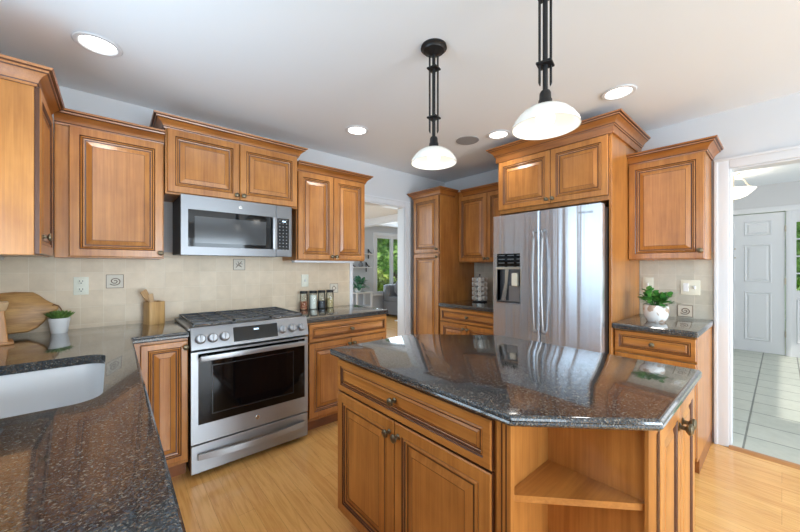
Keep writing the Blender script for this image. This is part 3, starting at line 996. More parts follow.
# ------------------------------------------------------------------ refrigerator
FX, FL, FR, FG, FT = 2.545, 1.678, 0.818, 1.247, 1.755
t = thing('refrigerator', 'stainless steel refrigerator with two doors and a water dispenser', 'refrigerator', (FX, FL, 0), RZ_RIGHT)
FW = FL - FR
MB().box(0.004, FW - 0.004, 0.075, 0.72, 0.02, FT - 0.012, 0, 0.004).build('case', 'darksteel', t)
def fdoor(x0, x1, z0, z1, cut=None, bulge=0.012):
    """gently bowed steel door; optional dispenser opening left out"""
    mb = MB()
    n = 16
    def yb(x):
        u = (x / FW) * 2 - 1
        return -bulge * (1 - u * u) + bulge * 0.4
    def strip(a, b, c, d):
        xs = [a + (b - a) * i / n for i in range(n + 1)]
        fr = [(x, yb(x)) for x in xs]
        e = 0.006
        if a == x0:
            fr = [(a, yb(a) + e)] + [(a + e * 0.5, yb(a) + e * 0.3)] + fr[1:]
        if b == x1:
            fr = fr[:-1] + [(b - e * 0.5, yb(b) + e * 0.3), (b, yb(b) + e)]
        ring = fr + [(b, 0.07), (a, 0.07)]
        mb.prism(ring, 'z', c, d)
    if cut:
        cx0, cx1, cz0, cz1 = cut
        strip(x0, x1, z0, cz0)
        strip(x0, x1, cz1, z1)
        strip(x0, cx0, cz0, cz1)
        strip(cx1, x1, cz0, cz1)
        mb.box(cx0, cx1, 0.062, 0.07, cz0, cz1, 1)
    else:
        strip(x0, x1, z0, z1)
    return mb.build('door', ['fridge_steel', 'dark'], t, smooth=40), yb
def bar_handle(parent, x, y, z0, z1, out=0.055, r=0.011):
    n = 14
    pts = [(x, y + 0.002, z1)]
    for i in range(n + 1):
        u = i / n
        pts.append((x, y - out * (0.55 + 0.45 * math.sin(PI * u)), z1 - 0.012 - (z1 - z0 - 0.024) * u))
    pts.append((x, y + 0.002, z0))
    mb = MB()
    mb.tube(pts, r, 12, flat=1.0)
    return mb.build('handle', 'steel', parent)
GX = FL - FG
CUT = (0.045, 0.262, 1.010, 1.425)
ld, yb = fdoor(0.0, GX - 0.003, 0.715, FT, CUT)
rd, _ = fdoor(GX + 0.003, FW, 0.715, FT)
bar_handle(ld, GX - 0.035, yb(GX - 0.035), 0.80, 1.600)
bar_handle(rd, GX + 0.035, yb(GX + 0.035), 0.80, 1.600)
for z0, z1 in ((0.10, 0.705),):
    dr, _ = fdoor(0.0, FW, z0, z1)
    dr.name = 'freezer_drawer'
    mb = MB()
    mb.tube([(0.08, yb(0.08), 0.64), (0.09, -0.05, 0.64), (FW / 2, -0.065, 0.64), (FW - 0.09, -0.05, 0.64), (FW - 0.08, yb(0.08), 0.64)], 0.011, 12)
    mb.build('handle', 'chrome', dr)
MB().box(0.01, FW - 0.01, 0.02, 0.08, 0.015, 0.095, 0, 0.003).build('kick_grille', 'dark', t)
MB().box(FW - 0.09, FW - 0.01, 0.02, 0.11, FT - 0.010, FT + 0.012, 0, 0.004).build('hinge_cover', 'darksteel', t)
MB().box(CUT[0], CUT[1], 0.040, 0.062, CUT[2], CUT[3], 0, 0.002).build('dispenser_recess', 'darksteel', ld)
MB().box(0.140, CUT[1], 0.026, 0.041, CUT[2], 1.150, 0, 0.004).build('dispenser_panel', 'steel', ld)
y0 = yb(0.14) - 0.004
MB().box(CUT[0], CUT[1], y0, y0 + 0.012, 1.312, CUT[3], 0, 0.002).build('control_display', key_legend('dispenser_face', 0.085, 0.032, 0.0135, (CUT[0] + 0.004, 1.330)), ld)
mb = MB()
fw = 0.010
mb.box(CUT[0] - fw, CUT[1] + fw, y0, y0 + 0.03, CUT[2] - fw, CUT[2]).box(CUT[0] - fw, CUT[0], y0, y0 + 0.05, CUT[2], 1.312).box(CUT[1], CUT[1] + fw, y0, y0 + 0.05, CUT[2], 1.312).box(CUT[0] - fw, CUT[1] + fw, y0 - 0.002, y0 + 0.03, 1.292, 1.312)
mb.build('dispenser_frame', 'chrome', ld)
mb = MB()
mb.prism([(0.075, 1.022), (0.120, 1.022), (0.150, 1.290), (0.115, 1.290), (0.112, 1.18)], 'y', 0.010, 0.0395)
mb.build('dispenser_chute', 'silverwire', ld)
MB().box(0.178, 0.232, 0.000, 0.039, 1.150, 1.262, 0, 0.012, 3).build('dispenser_paddle', 'plate', ld)
MB().box(CUT[0], CUT[1], y0 + 0.004, 0.05, CUT[2], CUT[2] + 0.012, 0, 0.003).build('drip_tray', 'darksteel', ld)

def lettering(txt, size, parent, loc, m, depth=0.0006, rot=(PI / 2, 0, 0)):
    cu = bpy.data.curves.new('lettering', 'FONT')
    cu.body = txt
    cu.size = size
    cu.extrude = depth
    cu.align_x = 'CENTER'
    cu.align_y = 'CENTER'
    tmp = bpy.data.objects.new('tmp', cu)
    COL.objects.link(tmp)
    bpy.context.view_layer.update()
    me = bpy.data.meshes.new_from_object(tmp.evaluated_get(bpy.context.evaluated_depsgraph_get()))
    bpy.data.objects.remove(tmp)
    me.transform(Matrix.Translation(loc) @ Matrix.Rotation(rot[0], 4, 'X'))
    me.materials.clear()
    me.materials.append(M[m])
    o = bpy.data.objects.new('lettering', me)
    COL.objects.link(o)
    o.parent = parent
    return o
lettering('SAMSUNG', 0.024, rd, (FW - 0.105, yb(FW - 0.105) - 0.001, 1.700), 'darksteel')

# ------------------------------------------------------------------ microwave
MX0, MX1, MY, MZ0, MZ1 = 0.340, 1.090, 2.585, 1.393, 1.792
t = thing('microwave', 'stainless over-the-range microwave with black glass door', 'microwave', (MX0, MY, MZ0))
MW, MH = MX1 - MX0, MZ1 - MZ0
mb = MB()
mb.box(0.0, MW, 0.030, 0.394, 0.006, MH, 0, 0.003)
mb.build('case', 'dark', t)
mb = MB()
mb.box(0.05, 0.30, 0.06, 0.20, 0.0, 0.0055).box(0.42, 0.67, 0.06, 0.20, 0.0, 0.0055)
mb.build('filter_grille', 'darksteel', t)
DW = 0.622
def frame4(mb, x0, x1, z0, z1, hx0, hx1, hz0, hz1, ya, yb_, mi=0):
    mb.box(x0, x1, ya, yb_, z0, hz0, mi).box(x0, x1, ya, yb_, hz1, z1, mi).box(x0, hx0, ya, yb_, hz0, hz1, mi).box(hx1, x1, ya, yb_, hz0, hz1, mi)
dm = MB()
frame4(dm, 0.0, DW, 0.0, MH, 0.040, 0.592, 0.055, 0.305, -0.002, 0.030)
door = dm.build('door', 'microwave_steel', t)
mb = MB()
mb.box(0.040, 0.592, 0.001, 0.024, 0.055, 0.305)
mb.box(0.078, 0.548, -0.0002, 0.0012, 0.082, 0.262, 1)
mb.build('window', ['blackglass', mat('microwave_mesh', srgb(50, 52, 54), 0.10)], door)
mb = MB()
mb.box(0.592, 0.620, -0.030, -0.012, 0.055, 0.300, 0, 0.004, 2).box(0.598, 0.614, -0.014, 0.0, 0.060, 0.080).box(0.598, 0.614, -0.014, 0.0, 0.275, 0.295)
mb.build('handle', 'steel', door)
def emblem(parent, x, y, z, r=0.012):
    mb = MB()
    mb.lathe([(0.0, 0.0), (r, 0.0), (r, -0.001), (r * 0.85, -0.0015), (r * 0.82, -0.0008), (0.0, -0.0008)], (x, y, z), 'y', 24)
    o = mb.build('emblem', 'chrome', parent)
    lettering('GE', r * 1.05, parent, (x, y - 0.0012, z), 'darksteel', 0.0003)
emblem(door, 0.365, -0.002, 0.352)
cp = MB()
cp.box(DW + 0.004, MW, -0.002, 0.030, 0.0, MH, 0, 0.002)
cp = cp.build('control_panel', 'microwave_steel', t)
MB().box(DW + 0.012, MW - 0.024, -0.004, 0.001, 0.055, 0.300).build('keypad', key_legend('keypad_face', 0.027, 0.026, 0.009, (DW + 0.017, 0.066)), cp)
MB().box(DW + 0.050, DW + 0.078, -0.0048, -0.004, 0.272, 0.282).build('clock_display', 'clock', cp)

# ------------------------------------------------------------------ range
RX0, RX1, RY = 0.363, 1.122, 2.362
t = thing('range', 'stainless slide-in gas range with black oven window', 'range', (RX0, RY, 0))
RW = RX1 - RX0
MB().box(0.003, RW - 0.003, 0.035, 0.61, 0.03, 0.905, 0, 0.002).build('body', 'dark', t)
mb = MB()
for x in (0.05, RW - 0.05):
    for y in (0.08, 0.55):
        mb = MB()
        mb.lathe([(0.0, 0.0), (0.018, 0.0), (0.018, 0.032), (0.0, 0.032)], (x, y, 0.0), 'z', 10)
        mb.build('foot', 'dark', t)
dm = MB()
WX0, WX1, WZ0, WZ1 = 0.038, RW - 0.024, 0.332, 0.772
frame4(dm, 0.0, RW, 0.218, 0.785, WX0, WX1, WZ0, WZ1, 0.0, 0.034)
od = dm.build('oven_door', 'steel', t)
mb = MB()
mb.box(WX0, WX1, 0.002, 0.028, WZ0, WZ1)
frame4(mb, WX0 + 0.075, WX1 - 0.085, WZ0 + 0.05, WZ1 - 0.08, WX0 + 0.081, WX1 - 0.091, WZ0 + 0.056, WZ1 - 0.086, 0.0012, 0.0022, 1)
mb.build('window', ['blackglass', mat('window_border_grey', srgb(40, 41, 43), 0.2)], od)
mb = MB()
mb.box(0.040, RW - 0.030, -0.062, -0.046, 0.735, 0.768, 0, 0.006, 2)
mb.box(0.055, 0.085, -0.048, 0.001, 0.740, 0.763).box(RW - 0.075, RW - 0.045, -0.048, 0.001, 0.740, 0.763)
mb.build('handle', 'steel', od)
emblem(od, RW / 2 + 0.012, 0.0, 0.280, 0.014)
sd = MB().box(0.0, RW, 0.0, 0.034, 0.036, 0.208, 0, 0.003).build('storage_drawer', 'steel', t)
mb = MB()
n = 16
P0 = []
for i in range(n + 1):
    u = i / n
    x = 0.035 + (RW - 0.07) * u
    P0.append((x, -0.022 - 0.034 * math.sin(PI * u)))
ring = P0 + [(x, y + 0.012) for x, y in reversed(P0)]
mb.prism(ring, 'z', 0.122, 0.160)
for x in (0.040, RW - 0.060):
    mb.box(x, x + 0.02, -0.018, 0.001, 0.126, 0.156)
mb.build('handle', 'steel', sd)
# sloping control panel
mb = MB()
mb.prism([(-0.012, 0.802), (0.036, 0.802), (0.060, 0.935), (0.030, 0.935), (0.022, 0.928)], 'x', 0.0, RW)
pn = mb.build('control_panel', 'steel', t)
sl = math.atan2(0.034, 0.126)
def on_panel(u):
    z = 0.802 + 0.126 * u
    return -0.012 + 0.034 * u, z
def panel_obj(mb, name, m, parent, x, u):
    y, z = on_panel(u)
    o = mb.build(name, m, parent)
    o.location = (x, y, z)
    o.rotation_euler = (-sl, 0, 0)
    return o
panel_obj(MB().box(-0.145, 0.145, -0.002, 0.004, -0.047, 0.047), 'display', 'blackglass', pn, 0.385, 0.50)
panel_obj(MB().box(-0.016, 0.016, -0.0028, -0.002, 0.012, 0.022), 'clock_display', 'clock', pn, 0.385, 0.54)
kn = MB()
kn.lathe([(0.0, 0.0), (0.031, 0.0), (0.031, -0.006), (0.027, -0.010), (0.026, -0.030), (0.021, -0.034), (0.0, -0.034)], (0, 0, 0), 'y', 24)
kn.box(-0.005, 0.005, -0.042, -0.032, -0.022, 0.022, 0, 0.003, 2)
k0 = panel_obj(kn, 'burner_knob', 'steel', pn, 0.050, 0.48)
for x in (0.118, 0.187, RW - 0.196, RW - 0.122, RW - 0.050):
    c = k0.copy()
    c.location = (x, k0.location.y, k0.location.z)
    COL.objects.link(c)
# cooktop
MB().box(-0.010, RW + 0.010, 0.040, 0.612, 0.9155, 0.930, 0, 0.005, 2).build('cooktop', 'steel', t)
for (bx, by, br) in ((0.15, 0.19, 0.045), (0.15, 0.46, 0.038), (RW / 2, 0.32, 0.055), (RW - 0.15, 0.19, 0.038), (RW - 0.15, 0.46, 0.045)):
    b = MB().lathe([(0.0, 0.0), (br * 1.7, 0.0), (br * 1.6, 0.004), (br * 1.1, 0.006), (br, 0.010), (0.0, 0.012)], (bx, by, 0.930), 'z', 24).build('burner', 'silverwire', t)
    MB().lathe([(0.0, 0.0), (br * 0.8, 0.0), (br * 0.82, 0.007), (br * 0.7, 0.010), (0.0, 0.011)], (bx, by, 0.941), 'z', 24).build('burner_cap', 'iron', b)
gw = (RW - 0.03) / 3
for k in range(3):
    x0 = 0.015 + k * gw + 0.002
    x1 = x0 + gw - 0.004
    mb = MB()
    z0, z1, bw = 0.944, 0.958, 0.010
    y0, y1 = 0.062, 0.600
    mb.box(x0, x0 + bw, y0, y1, z0, z1, 0, 0.002).box(x1 - bw, x1, y0, y1, z0, z1, 0, 0.002)
    for q in range(5):
        y = y0 + (y1 - y0 - bw) * q / 4
        mb.box(x0, x1, y, y + bw, z0, z1, 0, 0.002)
    cxm = (x0 + x1) / 2
    mb.box(cxm - bw / 2, cxm + bw / 2, y0, y1, z0, z1, 0, 0.002)
    for xx in (x0, x1 - bw):
        for yy in (y0, y1 - bw):
            mb.box(xx, xx + bw, yy, yy + bw, 0.929, z0)
    mb.build('grate', 'iron', t)

# ------------------------------------------------------------------ ceiling fixtures
def downlight(label, x, y):
    t = thing('recessed_downlight', label, 'ceiling light', (x, y, ZC), 0, 'recessed ceiling lights')
    MB().lathe([(0.072, -0.002), (0.096, -0.002), (0.099, -0.005), (0.094, -0.009), (0.078, -0.010), (0.072, -0.004)], (0, 0, 0), 'z', 36, caps=(False, False)).build('trim_ring', 'white', t)
    MB().lathe([(0.0, -0.003), (0.074, -0.003), (0.074, -0.0005), (0.0, -0.0005)], (0, 0, 0), 'z', 36).build('lens', 'lens', t)
    lamp('downlight_beam', 'SPOT', (x, y, ZC - 0.02), (0, 0, 0), 15, (1.0, 0.95, 0.88), spot_size=math.radians(130), spot_blend=0.8, shadow_soft_size=0.07)
downlight('glowing recessed ceiling light at upper left above the left wall cabinet', -0.055, 2.30)
downlight('small recessed ceiling light above the cabinet beside the doorway', 1.543, 2.324)
downlight('recessed ceiling light partly behind the nearer pendant shade', 2.512, 1.60)
downlight('recessed ceiling light above the refrigerator crown at right', 2.50, 0.70)
t = thing('ceiling_speaker', 'round grey ceiling speaker between the two pendants', 'speaker', (2.42, 1.86, ZC))
MB().lathe([(0.085, -0.001), (0.100, -0.001), (0.102, -0.004), (0.096, -0.007), (0.085, -0.006)], (0, 0, 0), 'z', 32, caps=(False, False)).build('rim', 'speaker', t)
MB().lathe([(0.0, -0.0045), (0.086, -0.0045), (0.086, -0.001), (0.0, -0.001)], (0, 0, 0), 'z', 32).build('grille', 'speaker', t)

def pendant(label, x, y, dz):
    t = thing('pendant_lamp', label, 'pendant lamp', (x, y, 1.84), 0, 'pendants over the island')
    z = lambda w: w - 1.84 - (0.0 if w >= ZC else -dz)
    MB().lathe([(0.0, z(ZC)), (0.066, z(ZC)), (0.068, z(ZC) - 0.010), (0.058, z(ZC) - 0.016), (0.054, z(ZC) - 0.024), (0.036, z(ZC) - 0.030), (0.018, z(ZC) - 0.042), (0.0, z(ZC) - 0.046)], (0, 0, 0), 'z', 32).build('ceiling_canopy', 'black', t)
    MB().tube([(0, 0, z(ZC) - 0.03), (0, 0, z(1.98))], 0.009, 12).build('stem', 'black', t)
    for a in range(2):
        sx = (-1) ** a * 0.021
        q = math.radians(-41)
        MB().tube([(sx * math.cos(q), sx * math.sin(q), z(2.400)), (sx * math.cos(q), sx * math.sin(q), z(2.012)), (sx * 0.9 * math.cos(q), sx * 0.9 * math.sin(q), z(2.000))], 0.0048, 8, rs=[0.0048, 0.0048, 0.002]).build('side_rod', 'black', t)
    for h in (2.335, 2.080):
        b = MB().box(-0.027, 0.027, -0.027, 0.027, z(h) - 0.004, z(h) + 0.004, 0, 0.001)
        o = b.build('square_plate', 'black', t)
        o.rotation_euler.z = math.radians(12)
    MB().lathe([(0.0, z(1.982)), (0.016, z(1.980)), (0.020, z(1.972)), (0.021, z(1.951)), (0.024, z(1.946)), (0.025, z(1.920)), (0.0, z(1.918))], (0, 0, 0), 'z', 24).build('socket', 'black', t)
    r = 0.119
    outer = [(0.022, 0.080), (0.040, 0.077), (0.062, 0.069), (0.084, 0.055), (0.102, 0.036), (0.113, 0.018), (r, 0.0)]
    inner = [(r - 0.004, 0.0), (0.109, 0.018), (0.098, 0.034), (0.080, 0.051), (0.060, 0.064), (0.040, 0.072), (0.022, 0.075)]
    MB().lathe(outer + inner, (0, 0, 0.004 + dz), 'z', 40, caps=(False, False)).build('lamp_shade', 'shade', t, smooth=60)
    MB().ball((0, 0, 0.038 + dz), 0.033, 0, 20, 14, (1, 1, 1.15)).build('bulb', 'bulb', t)
    lamp('pendant_glow', 'POINT', (x, y, 1.852 + dz), (0, 0, 0), 0.8, (1.0, 0.96, 0.9), shadow_soft_size=0.03)
pendant('black stemmed pendant with white bowl shade at left, farther over the island', 1.262, 1.186, 0.006)
pendant('black stemmed pendant with white bowl shade at right, nearer over the island', 1.216, 0.577, -0.016)

t = thing('hall_ceiling_lamp', 'glowing bowl ceiling lamp hanging in the hall beyond the opening', 'ceiling lamp', (6.29, 0.43, 2.20))
MB().lathe([(0.0, 0.38), (0.085, 0.38), (0.09, 0.365), (0.06, 0.345), (0.02, 0.33), (0.0, 0.33)], (0, 0, 0), 'z', 24).build('ceiling_canopy', 'brass', t)
MB().tube([(0, 0, 0.36), (0, 0, 0.05)], 0.012, 10).build('stem', 'brass', t)
for k in range(3):
    a = 2 * PI * k / 3 + 0.3
    MB().tube([(0.02 * math.cos(a), 0.02 * math.sin(a), 0.30), (0.10 * math.cos(a), 0.10 * math.sin(a), 0.27), (0.14 * math.cos(a), 0.14 * math.sin(a), 0.19), (0.19 * math.cos(a), 0.19 * math.sin(a), 0.13)], 0.008, 8).build('arm', 'brass', t)
MB().lathe([(0.0, 0.02), (0.07, 0.026), (0.135, 0.055), (0.185, 0.105), (0.22, 0.145), (0.214, 0.147), (0.178, 0.11), (0.13, 0.064), (0.07, 0.036), (0.0, 0.03)], (0, 0, 0), 'z', 40, caps=(False, False)).build('lamp_shade', 'halllamp', t, smooth=60)
MB().lathe([(0.0, -0.03), (0.012, -0.02), (0.008, 0.0), (0.02, 0.012), (0.0, 0.022)], (0, 0, 0), 'z', 16).build('finial', 'brass', t)
lamp('hall_lamp_glow', 'POINT', (6.29, 0.43, 2.44), (0, 0, 0), 8, (1.0, 0.9, 0.75), shadow_soft_size=0.06)

# ------------------------------------------------------------------ wall plates and accent tiles
def outlet(label, wall, a, z, gang='duplex'):
    rz = RZ_FAR if wall == 'far' else RZ_RIGHT
    loc = (a, BSF, z) if wall == 'far' else (BSR, a, z)
    nm = {'duplex': 'wall_outlet', 'switch': 'light_switch', 'double': 'light_switch', 'decora': 'light_switch'}[gang]
    t = thing(nm, label, 'outlet' if gang == 'duplex' else 'light switch', loc, rz, 'wall plates on the backsplash')
    w = 0.058 if gang == 'double' else 0.036
    MB().box(-w, w, -0.006, 0, -0.058, 0.058, 0, 0.003, 2).build('cover_plate', 'plate', t)
    if gang == 'duplex':
        for dz in (-0.026, 0.026):
            o = MB().box(-0.017, 0.017, -0.008, -0.004, dz - 0.017, dz + 0.017, 0, 0.004, 2).build('socket', 'plate', t)
            mb = MB()
            mb.box(-0.009, -0.006, -0.0086, -0.0078, dz - 0.001, dz + 0.010).box(0.006, 0.009, -0.0086, -0.0078, dz - 0.001, dz + 0.010).box(-0.003, 0.003, -0.0086, -0.0078, dz - 0.011, dz - 0.005)
            mb.build('slot', 'outlet_hole', o)
    else:
        xs = (-0.026, 0.026) if gang == 'double' else (0.0,)
        for i, x in enumerate(xs):
            if gang == 'double' and i == 0:
                MB().box(x - 0.016, x + 0.016, -0.009, -0.004, -0.033, 0.033, 0, 0.002).build('rocker', 'bone', t)
            else:
                MB().box(x - 0.005, x + 0.005, -0.018, -0.004, -0.012, 0.012, 0, 0.002).build('toggle', 'bone', t)
    return t
outlet('almond duplex outlet on the backsplash above the succulent', 'far', -0.152, 1.189)
outlet('almond single switch plate above the glass jars', 'far', 1.386, 1.183, 'switch')
outlet('almond switch plate half hidden behind the leafy plant', 'right', 0.735, 1.165, 'switch')
outlet('almond double switch plate on the backsplash right of the plant', 'right', 0.466, 1.153, 'double')

def accent(label, wall, a, z, kind, s=0.046):
    rz = RZ_FAR if wall == 'far' else RZ_RIGHT
    loc = (a, BSF, z) if wall == 'far' else (BSR, a, z)
    t = thing('accent_tile', label, 'tile', loc, rz, 'carved accent tiles')
    MB().box(-s, s, -0.004, 0.0, -s, s, 0, 0.002).build('tile_body', 'accent', t)
    mb = MB()
    frame4(mb, -s, s, -s, s, -s + 0.003, s - 0.003, -s + 0.003, s - 0.003, -0.0052, -0.0036)
    mb.build('border', 'accent_brown', t)
    mb = MB()
    y = -0.0042
    if kind == 'spiral':
        pts = []
        for i in range(46):
            th = i / 45 * 2 * PI * 1.8
            r = 0.004 + 0.024 * i / 45
            pts.append((r * math.cos(-th + 2.5) * 1.15, y, r * math.sin(-th + 2.5)))
        mb.tube(pts, 0.0028, 6)
    elif kind == 'diamond':
        d = 0.024
        for a_, b_ in (((0, d), (d, 0)), ((d, 0), (0, -d)), ((0, -d), (-d, 0)), ((-d, 0), (0, d))):
            mb.tube([(a_[0], y, a_[1]), (b_[0], y, b_[1])], 0.0028, 6)
    else:
        mb.tube([(-0.026, y, -0.026), (-0.008, y, -0.004), (0.020, y, 0.026)], 0.0028, 6)
        for (p, q) in (((-0.012, -0.008), (-0.024, 0.010)), ((-0.002, 0.004), (-0.010, 0.026)), ((0.004, 0.010), (0.026, 0.004)), ((-0.010, -0.006), (0.012, -0.016)), ((-0.002, 0.002), (0.020, -0.022))):
            mb.tube([(p[0], y, p[1]), (q[0], y, q[1])], 0.0024, 6)
    mb.build('relief', 'accent_brown', t)
    return t
accent('accent tile with a brown spiral on the backsplash left of the utensil crock', 'far', 0.014, 1.214, 'spiral')
accent('accent tile with a brown leaf sprig on the backsplash above the range', 'far', 0.802, 1.332, 'leaf')
accent('accent tile with a brown diamond on the backsplash right of the jars', 'far', 1.697, 1.098, 'diamond')
accent('accent tile with a brown spiral low on the backsplash beside the plant pot', 'right', 0.497, 0.968, 'spiral')

# ------------------------------------------------------------------ things on the worktops
# live-edge cutting board leaning on the far wall
t = thing('cutting_board', 'live-edge wooden cutting board leaning against the far wall at left', 'cutting board', (-0.455, 2.905, ZT))
out = [(-0.135, 0.004), (-0.10, 0.0), (0.0, 0.0), (0.08, 0.004), (0.120, 0.025), (0.148, 0.060), (0.160, 0.090), (0.172, 0.110), (0.195, 0.120), (0.205, 0.135), (0.200, 0.152), (0.178, 0.168), (0.150, 0.190), (0.120, 0.222), (0.095, 0.240), (0.02, 0.246), (-0.06, 0.240), (-0.135, 0.243)]
out = round_poly(out, 0.0)
mb = MB()
ins = offset_poly(out, 0.006)
mb.loops([[(x, 0.004, z) for x, z in ins], [(x, 0.0, z) for x, z in offset_poly(out, 0.003)], [(x, -0.006, z) for x, z in out], [(x, -0.018, z) for x, z in out], [(x, -0.024, z) for x, z in ins]])
bd = mb.build('board', 'olive', t, smooth=50)
lean = math.atan2(0.070, 0.240)
bd.rotation_euler = (-lean, 0, 0)
bd.location = (0, 0.0, 0.008)
lp = [(0.178, -0.020, 0.150), (0.186, -0.027, 0.158), (0.205, -0.026, 0.148), (0.216, -0.022, 0.128), (0.222, -0.018, 0.104)]
MB().tube(lp, 0.0035, 8).build('leather_loop', mat('leather_cord', srgb(120, 82, 52), 0.8), bd)

# wooden mill at the left edge
t = thing('pepper_mill', 'wooden mill with a flared pale cap and square foot at the left edge', 'pepper mill', (-0.452, 2.625, ZT), 0.2)
MB().box(-0.062, 0.062, -0.062, 0.062, 0, 0.014, 0, 0.004, 2).build('foot', 'millwood', t)
mb = MB()
sq = lambda h, z: round_poly([(-h, -h), (h, -h), (h, h), (-h, h)], 0.006, 3) and [(x, y, z) for x, y in round_poly([(-h, -h), (h, -h), (h, h), (-h, h)], 0.006, 3)]
mb.loops([sq(0.044, 0.014), sq(0.043, 0.03), sq(0.033, 0.160), sq(0.034, 0.172)])
mb.build('body', 'millwood', t)
mb = MB()
mb.loops([sq(0.034, 0.172), sq(0.039, 0.178), sq(0.046, 0.212), sq(0.044, 0.216)])
mb.build('cap', 'millcap', t)
MB().lathe([(0.0, 0.216), (0.010, 0.216), (0.011, 0.220), (0.008, 0.226), (0.0, 0.227)], (0, 0, 0), 'z', 14).build('finial', 'chrome', t)

def leaf_mesh(mb, base, d, up, L, W, th=0.0, mi=0, bend=0.3):
    d = Vector(d).normalized()
    s = d.cross(Vector(up)).normalized()
    n = s.cross(d).normalized()
    base = Vector(base)
    rows = []
    for u, w in ((0, 0.12), (0.25, 0.75), (0.55, 1.0), (0.82, 0.65), (1.0, 0.08)):
        c = base + d * L * u + n * (-bend * L * u * u)
        rows.append([mb.bm.verts.new(c - s * W * w), mb.bm.verts.new(c - n * 0.10 * W * w), mb.bm.verts.new(c + s * W * w)])
    for a, b in zip(rows, rows[1:]):
        for i in range(2):
            mb.face((a[i], a[i + 1], b[i + 1], b[i]), mi)

# succulent
t = thing('potted_succulent', 'small green succulent in a plain white pot by the cutting board', 'potted plant', (-0.241, 2.858, ZT))
MB().lathe([(0.0, 0.0), (0.035, 0.0), (0.037, 0.004), (0.046, 0.072), (0.048, 0.073), (0.049, 0.090), (0.045, 0.090), (0.043, 0.080), (0.0, 0.078)], (0, 0, 0), 'z', 28).build('pot', 'bone', t)
MB().lathe([(0.0, 0.083), (0.042, 0.081), (0.042, 0.0795), (0.0, 0.0795)], (0, 0, 0), 'z', 20).build('soil', 'soil', t)
rnd = random.Random(3)
mb = MB()
for k in range(46):
    a = k * 2.399
    r = 0.048 * math.sqrt((k + 1) / 46)
    el = 1.35 - 0.75 * (k / 46)
    d = (math.cos(a) * math.cos(el), math.sin(a) * math.cos(el), math.sin(el))
    b = (r * 0.55 * math.cos(a), r * 0.55 * math.sin(a), 0.083)
    L = 0.052 + 0.006 * k / 46
    pts = [Vector(b) + Vector(d) * L * u for u in (0, 0.35, 0.75, 1.0)]
    mb.tube(pts, 0.006, 6, rs=[0.004, 0.0075, 0.007, 0.001], flat=0.55)
mb.build('foliage', 'succ', t)

# utensil crock
t = thing('utensil_crock', 'squarish wooden utensil crock beside the range', 'utensil crock', (0.222, 2.885, ZT), math.radians(18))
mb = MB()
h = 0.050
o_ = round_poly([(-h, -h), (h, -h), (h, h), (-h, h)], 0.014, 4)
i_ = round_poly([(-h + 0.009, -h + 0.009), (h - 0.009, -h + 0.009), (h - 0.009, h - 0.009), (-h + 0.009, h - 0.009)], 0.008, 4)
mb.loops([[(x, y, 0.0) for x, y in o_], [(x, y, 0.155) for x, y in o_], [(x, y, 0.155) for x, y in i_], [(x, y, 0.012) for x, y in i_]])
mb.build('crock_body', 'crockwood', t, smooth=30)
def spatula(label, base, tip, wid, blade, m='spoon', roll=0.0):
    base, tip = Vector(base), Vector(tip)
    d = (tip - base)
    L = d.length
    t = thing('spatula', label, 'utensil', tuple(base), 0, 'utensils in the crock')
    q = Vector((0, 0, 1)).rotation_difference(d.normalized())
    mb = MB()
    mb.tube([(0, 0, 0), (0, 0, L - blade)], 0.006, 8)
    o = mb.build('handle', m, t)
    mb = MB()
    pl = round_poly([(-0.008, L - blade - 0.01), (0.008, L - blade - 0.01), (wid, L - blade * 0.6), (wid * 1.05, L), (-wid * 1.05, L - 0.008), (-wid, L - blade * 0.6)], [0, 0, 0.01, 0.006, 0.006, 0.01], 3)
    mb.prism(pl, 'y', -0.003, 0.003)
    b = mb.build('blade', m, t)
    for x in (o, b):
        x.rotation_mode = 'QUATERNION'
        x.rotation_quaternion = q @ Matrix.Rotation(roll, 4, 'Z').to_quaternion()
    return t
spatula('wide wooden spatula leaning left in the crock', (0.250, 2.880, ZT + 0.022), (0.158, 2.876, ZT + 0.238), 0.021, 0.066, roll=0.5)
spatula('slim wooden paddle standing left of the wide spatula in the crock', (0.240, 2.905, ZT + 0.022), (0.158, 2.908, ZT + 0.215), 0.010, 0.070, roll=0.9)
spatula('short pale wooden spatula nearly upright in the crock', (0.225, 2.862, ZT + 0.022), (0.200, 2.862, ZT + 0.215), 0.013, 0.060, m='millcap', roll=-0.4)

# glass jars
def jar(label, x, y, fill, h0):
    t = thing('storage_jar', label, 'jar', (x, y, ZT), 0, 'glass storage jars')
    R = 0.036
    MB().lathe([(0.0, 0.0), (R * 0.95, 0.0), (R, 0.005), (R, 0.135), (R * 0.92, 0.143), (R * 0.90, 0.150)], (0, 0, 0), 'z', 24, caps=(True, False)).build('glass_body', 'jarglass', t)
    MB().lathe([(0.0, 0.004), (R - 0.003, 0.004), (R - 0.003, h0), (0.0, h0 + 0.002)], (0, 0, 0), 'z', 20).build('filling', fill, t)
    MB().lathe([(0.0, 0.150), (R * 0.95, 0.150), (R * 0.97, 0.154), (R * 0.97, 0.168), (R * 0.9, 0.172), (0.0, 0.172)], (0, 0, 0), 'z', 24).build('lid', 'dark', t)
jar('black-lidded glass jar half full of red-brown filling', 1.345, 2.915, 'fill_nuts', 0.075)
jar('black-lidded glass jar full of white filling', 1.437, 2.912, 'fill_flour', 0.132)
jar('black-lidded glass jar half full of dark grey filling', 1.526, 2.912, 'fill_dark', 0.070)
jar('black-lidded glass jar of beige filling, nearest the doorway', 1.614, 2.910, 'fill_pasta', 0.090)

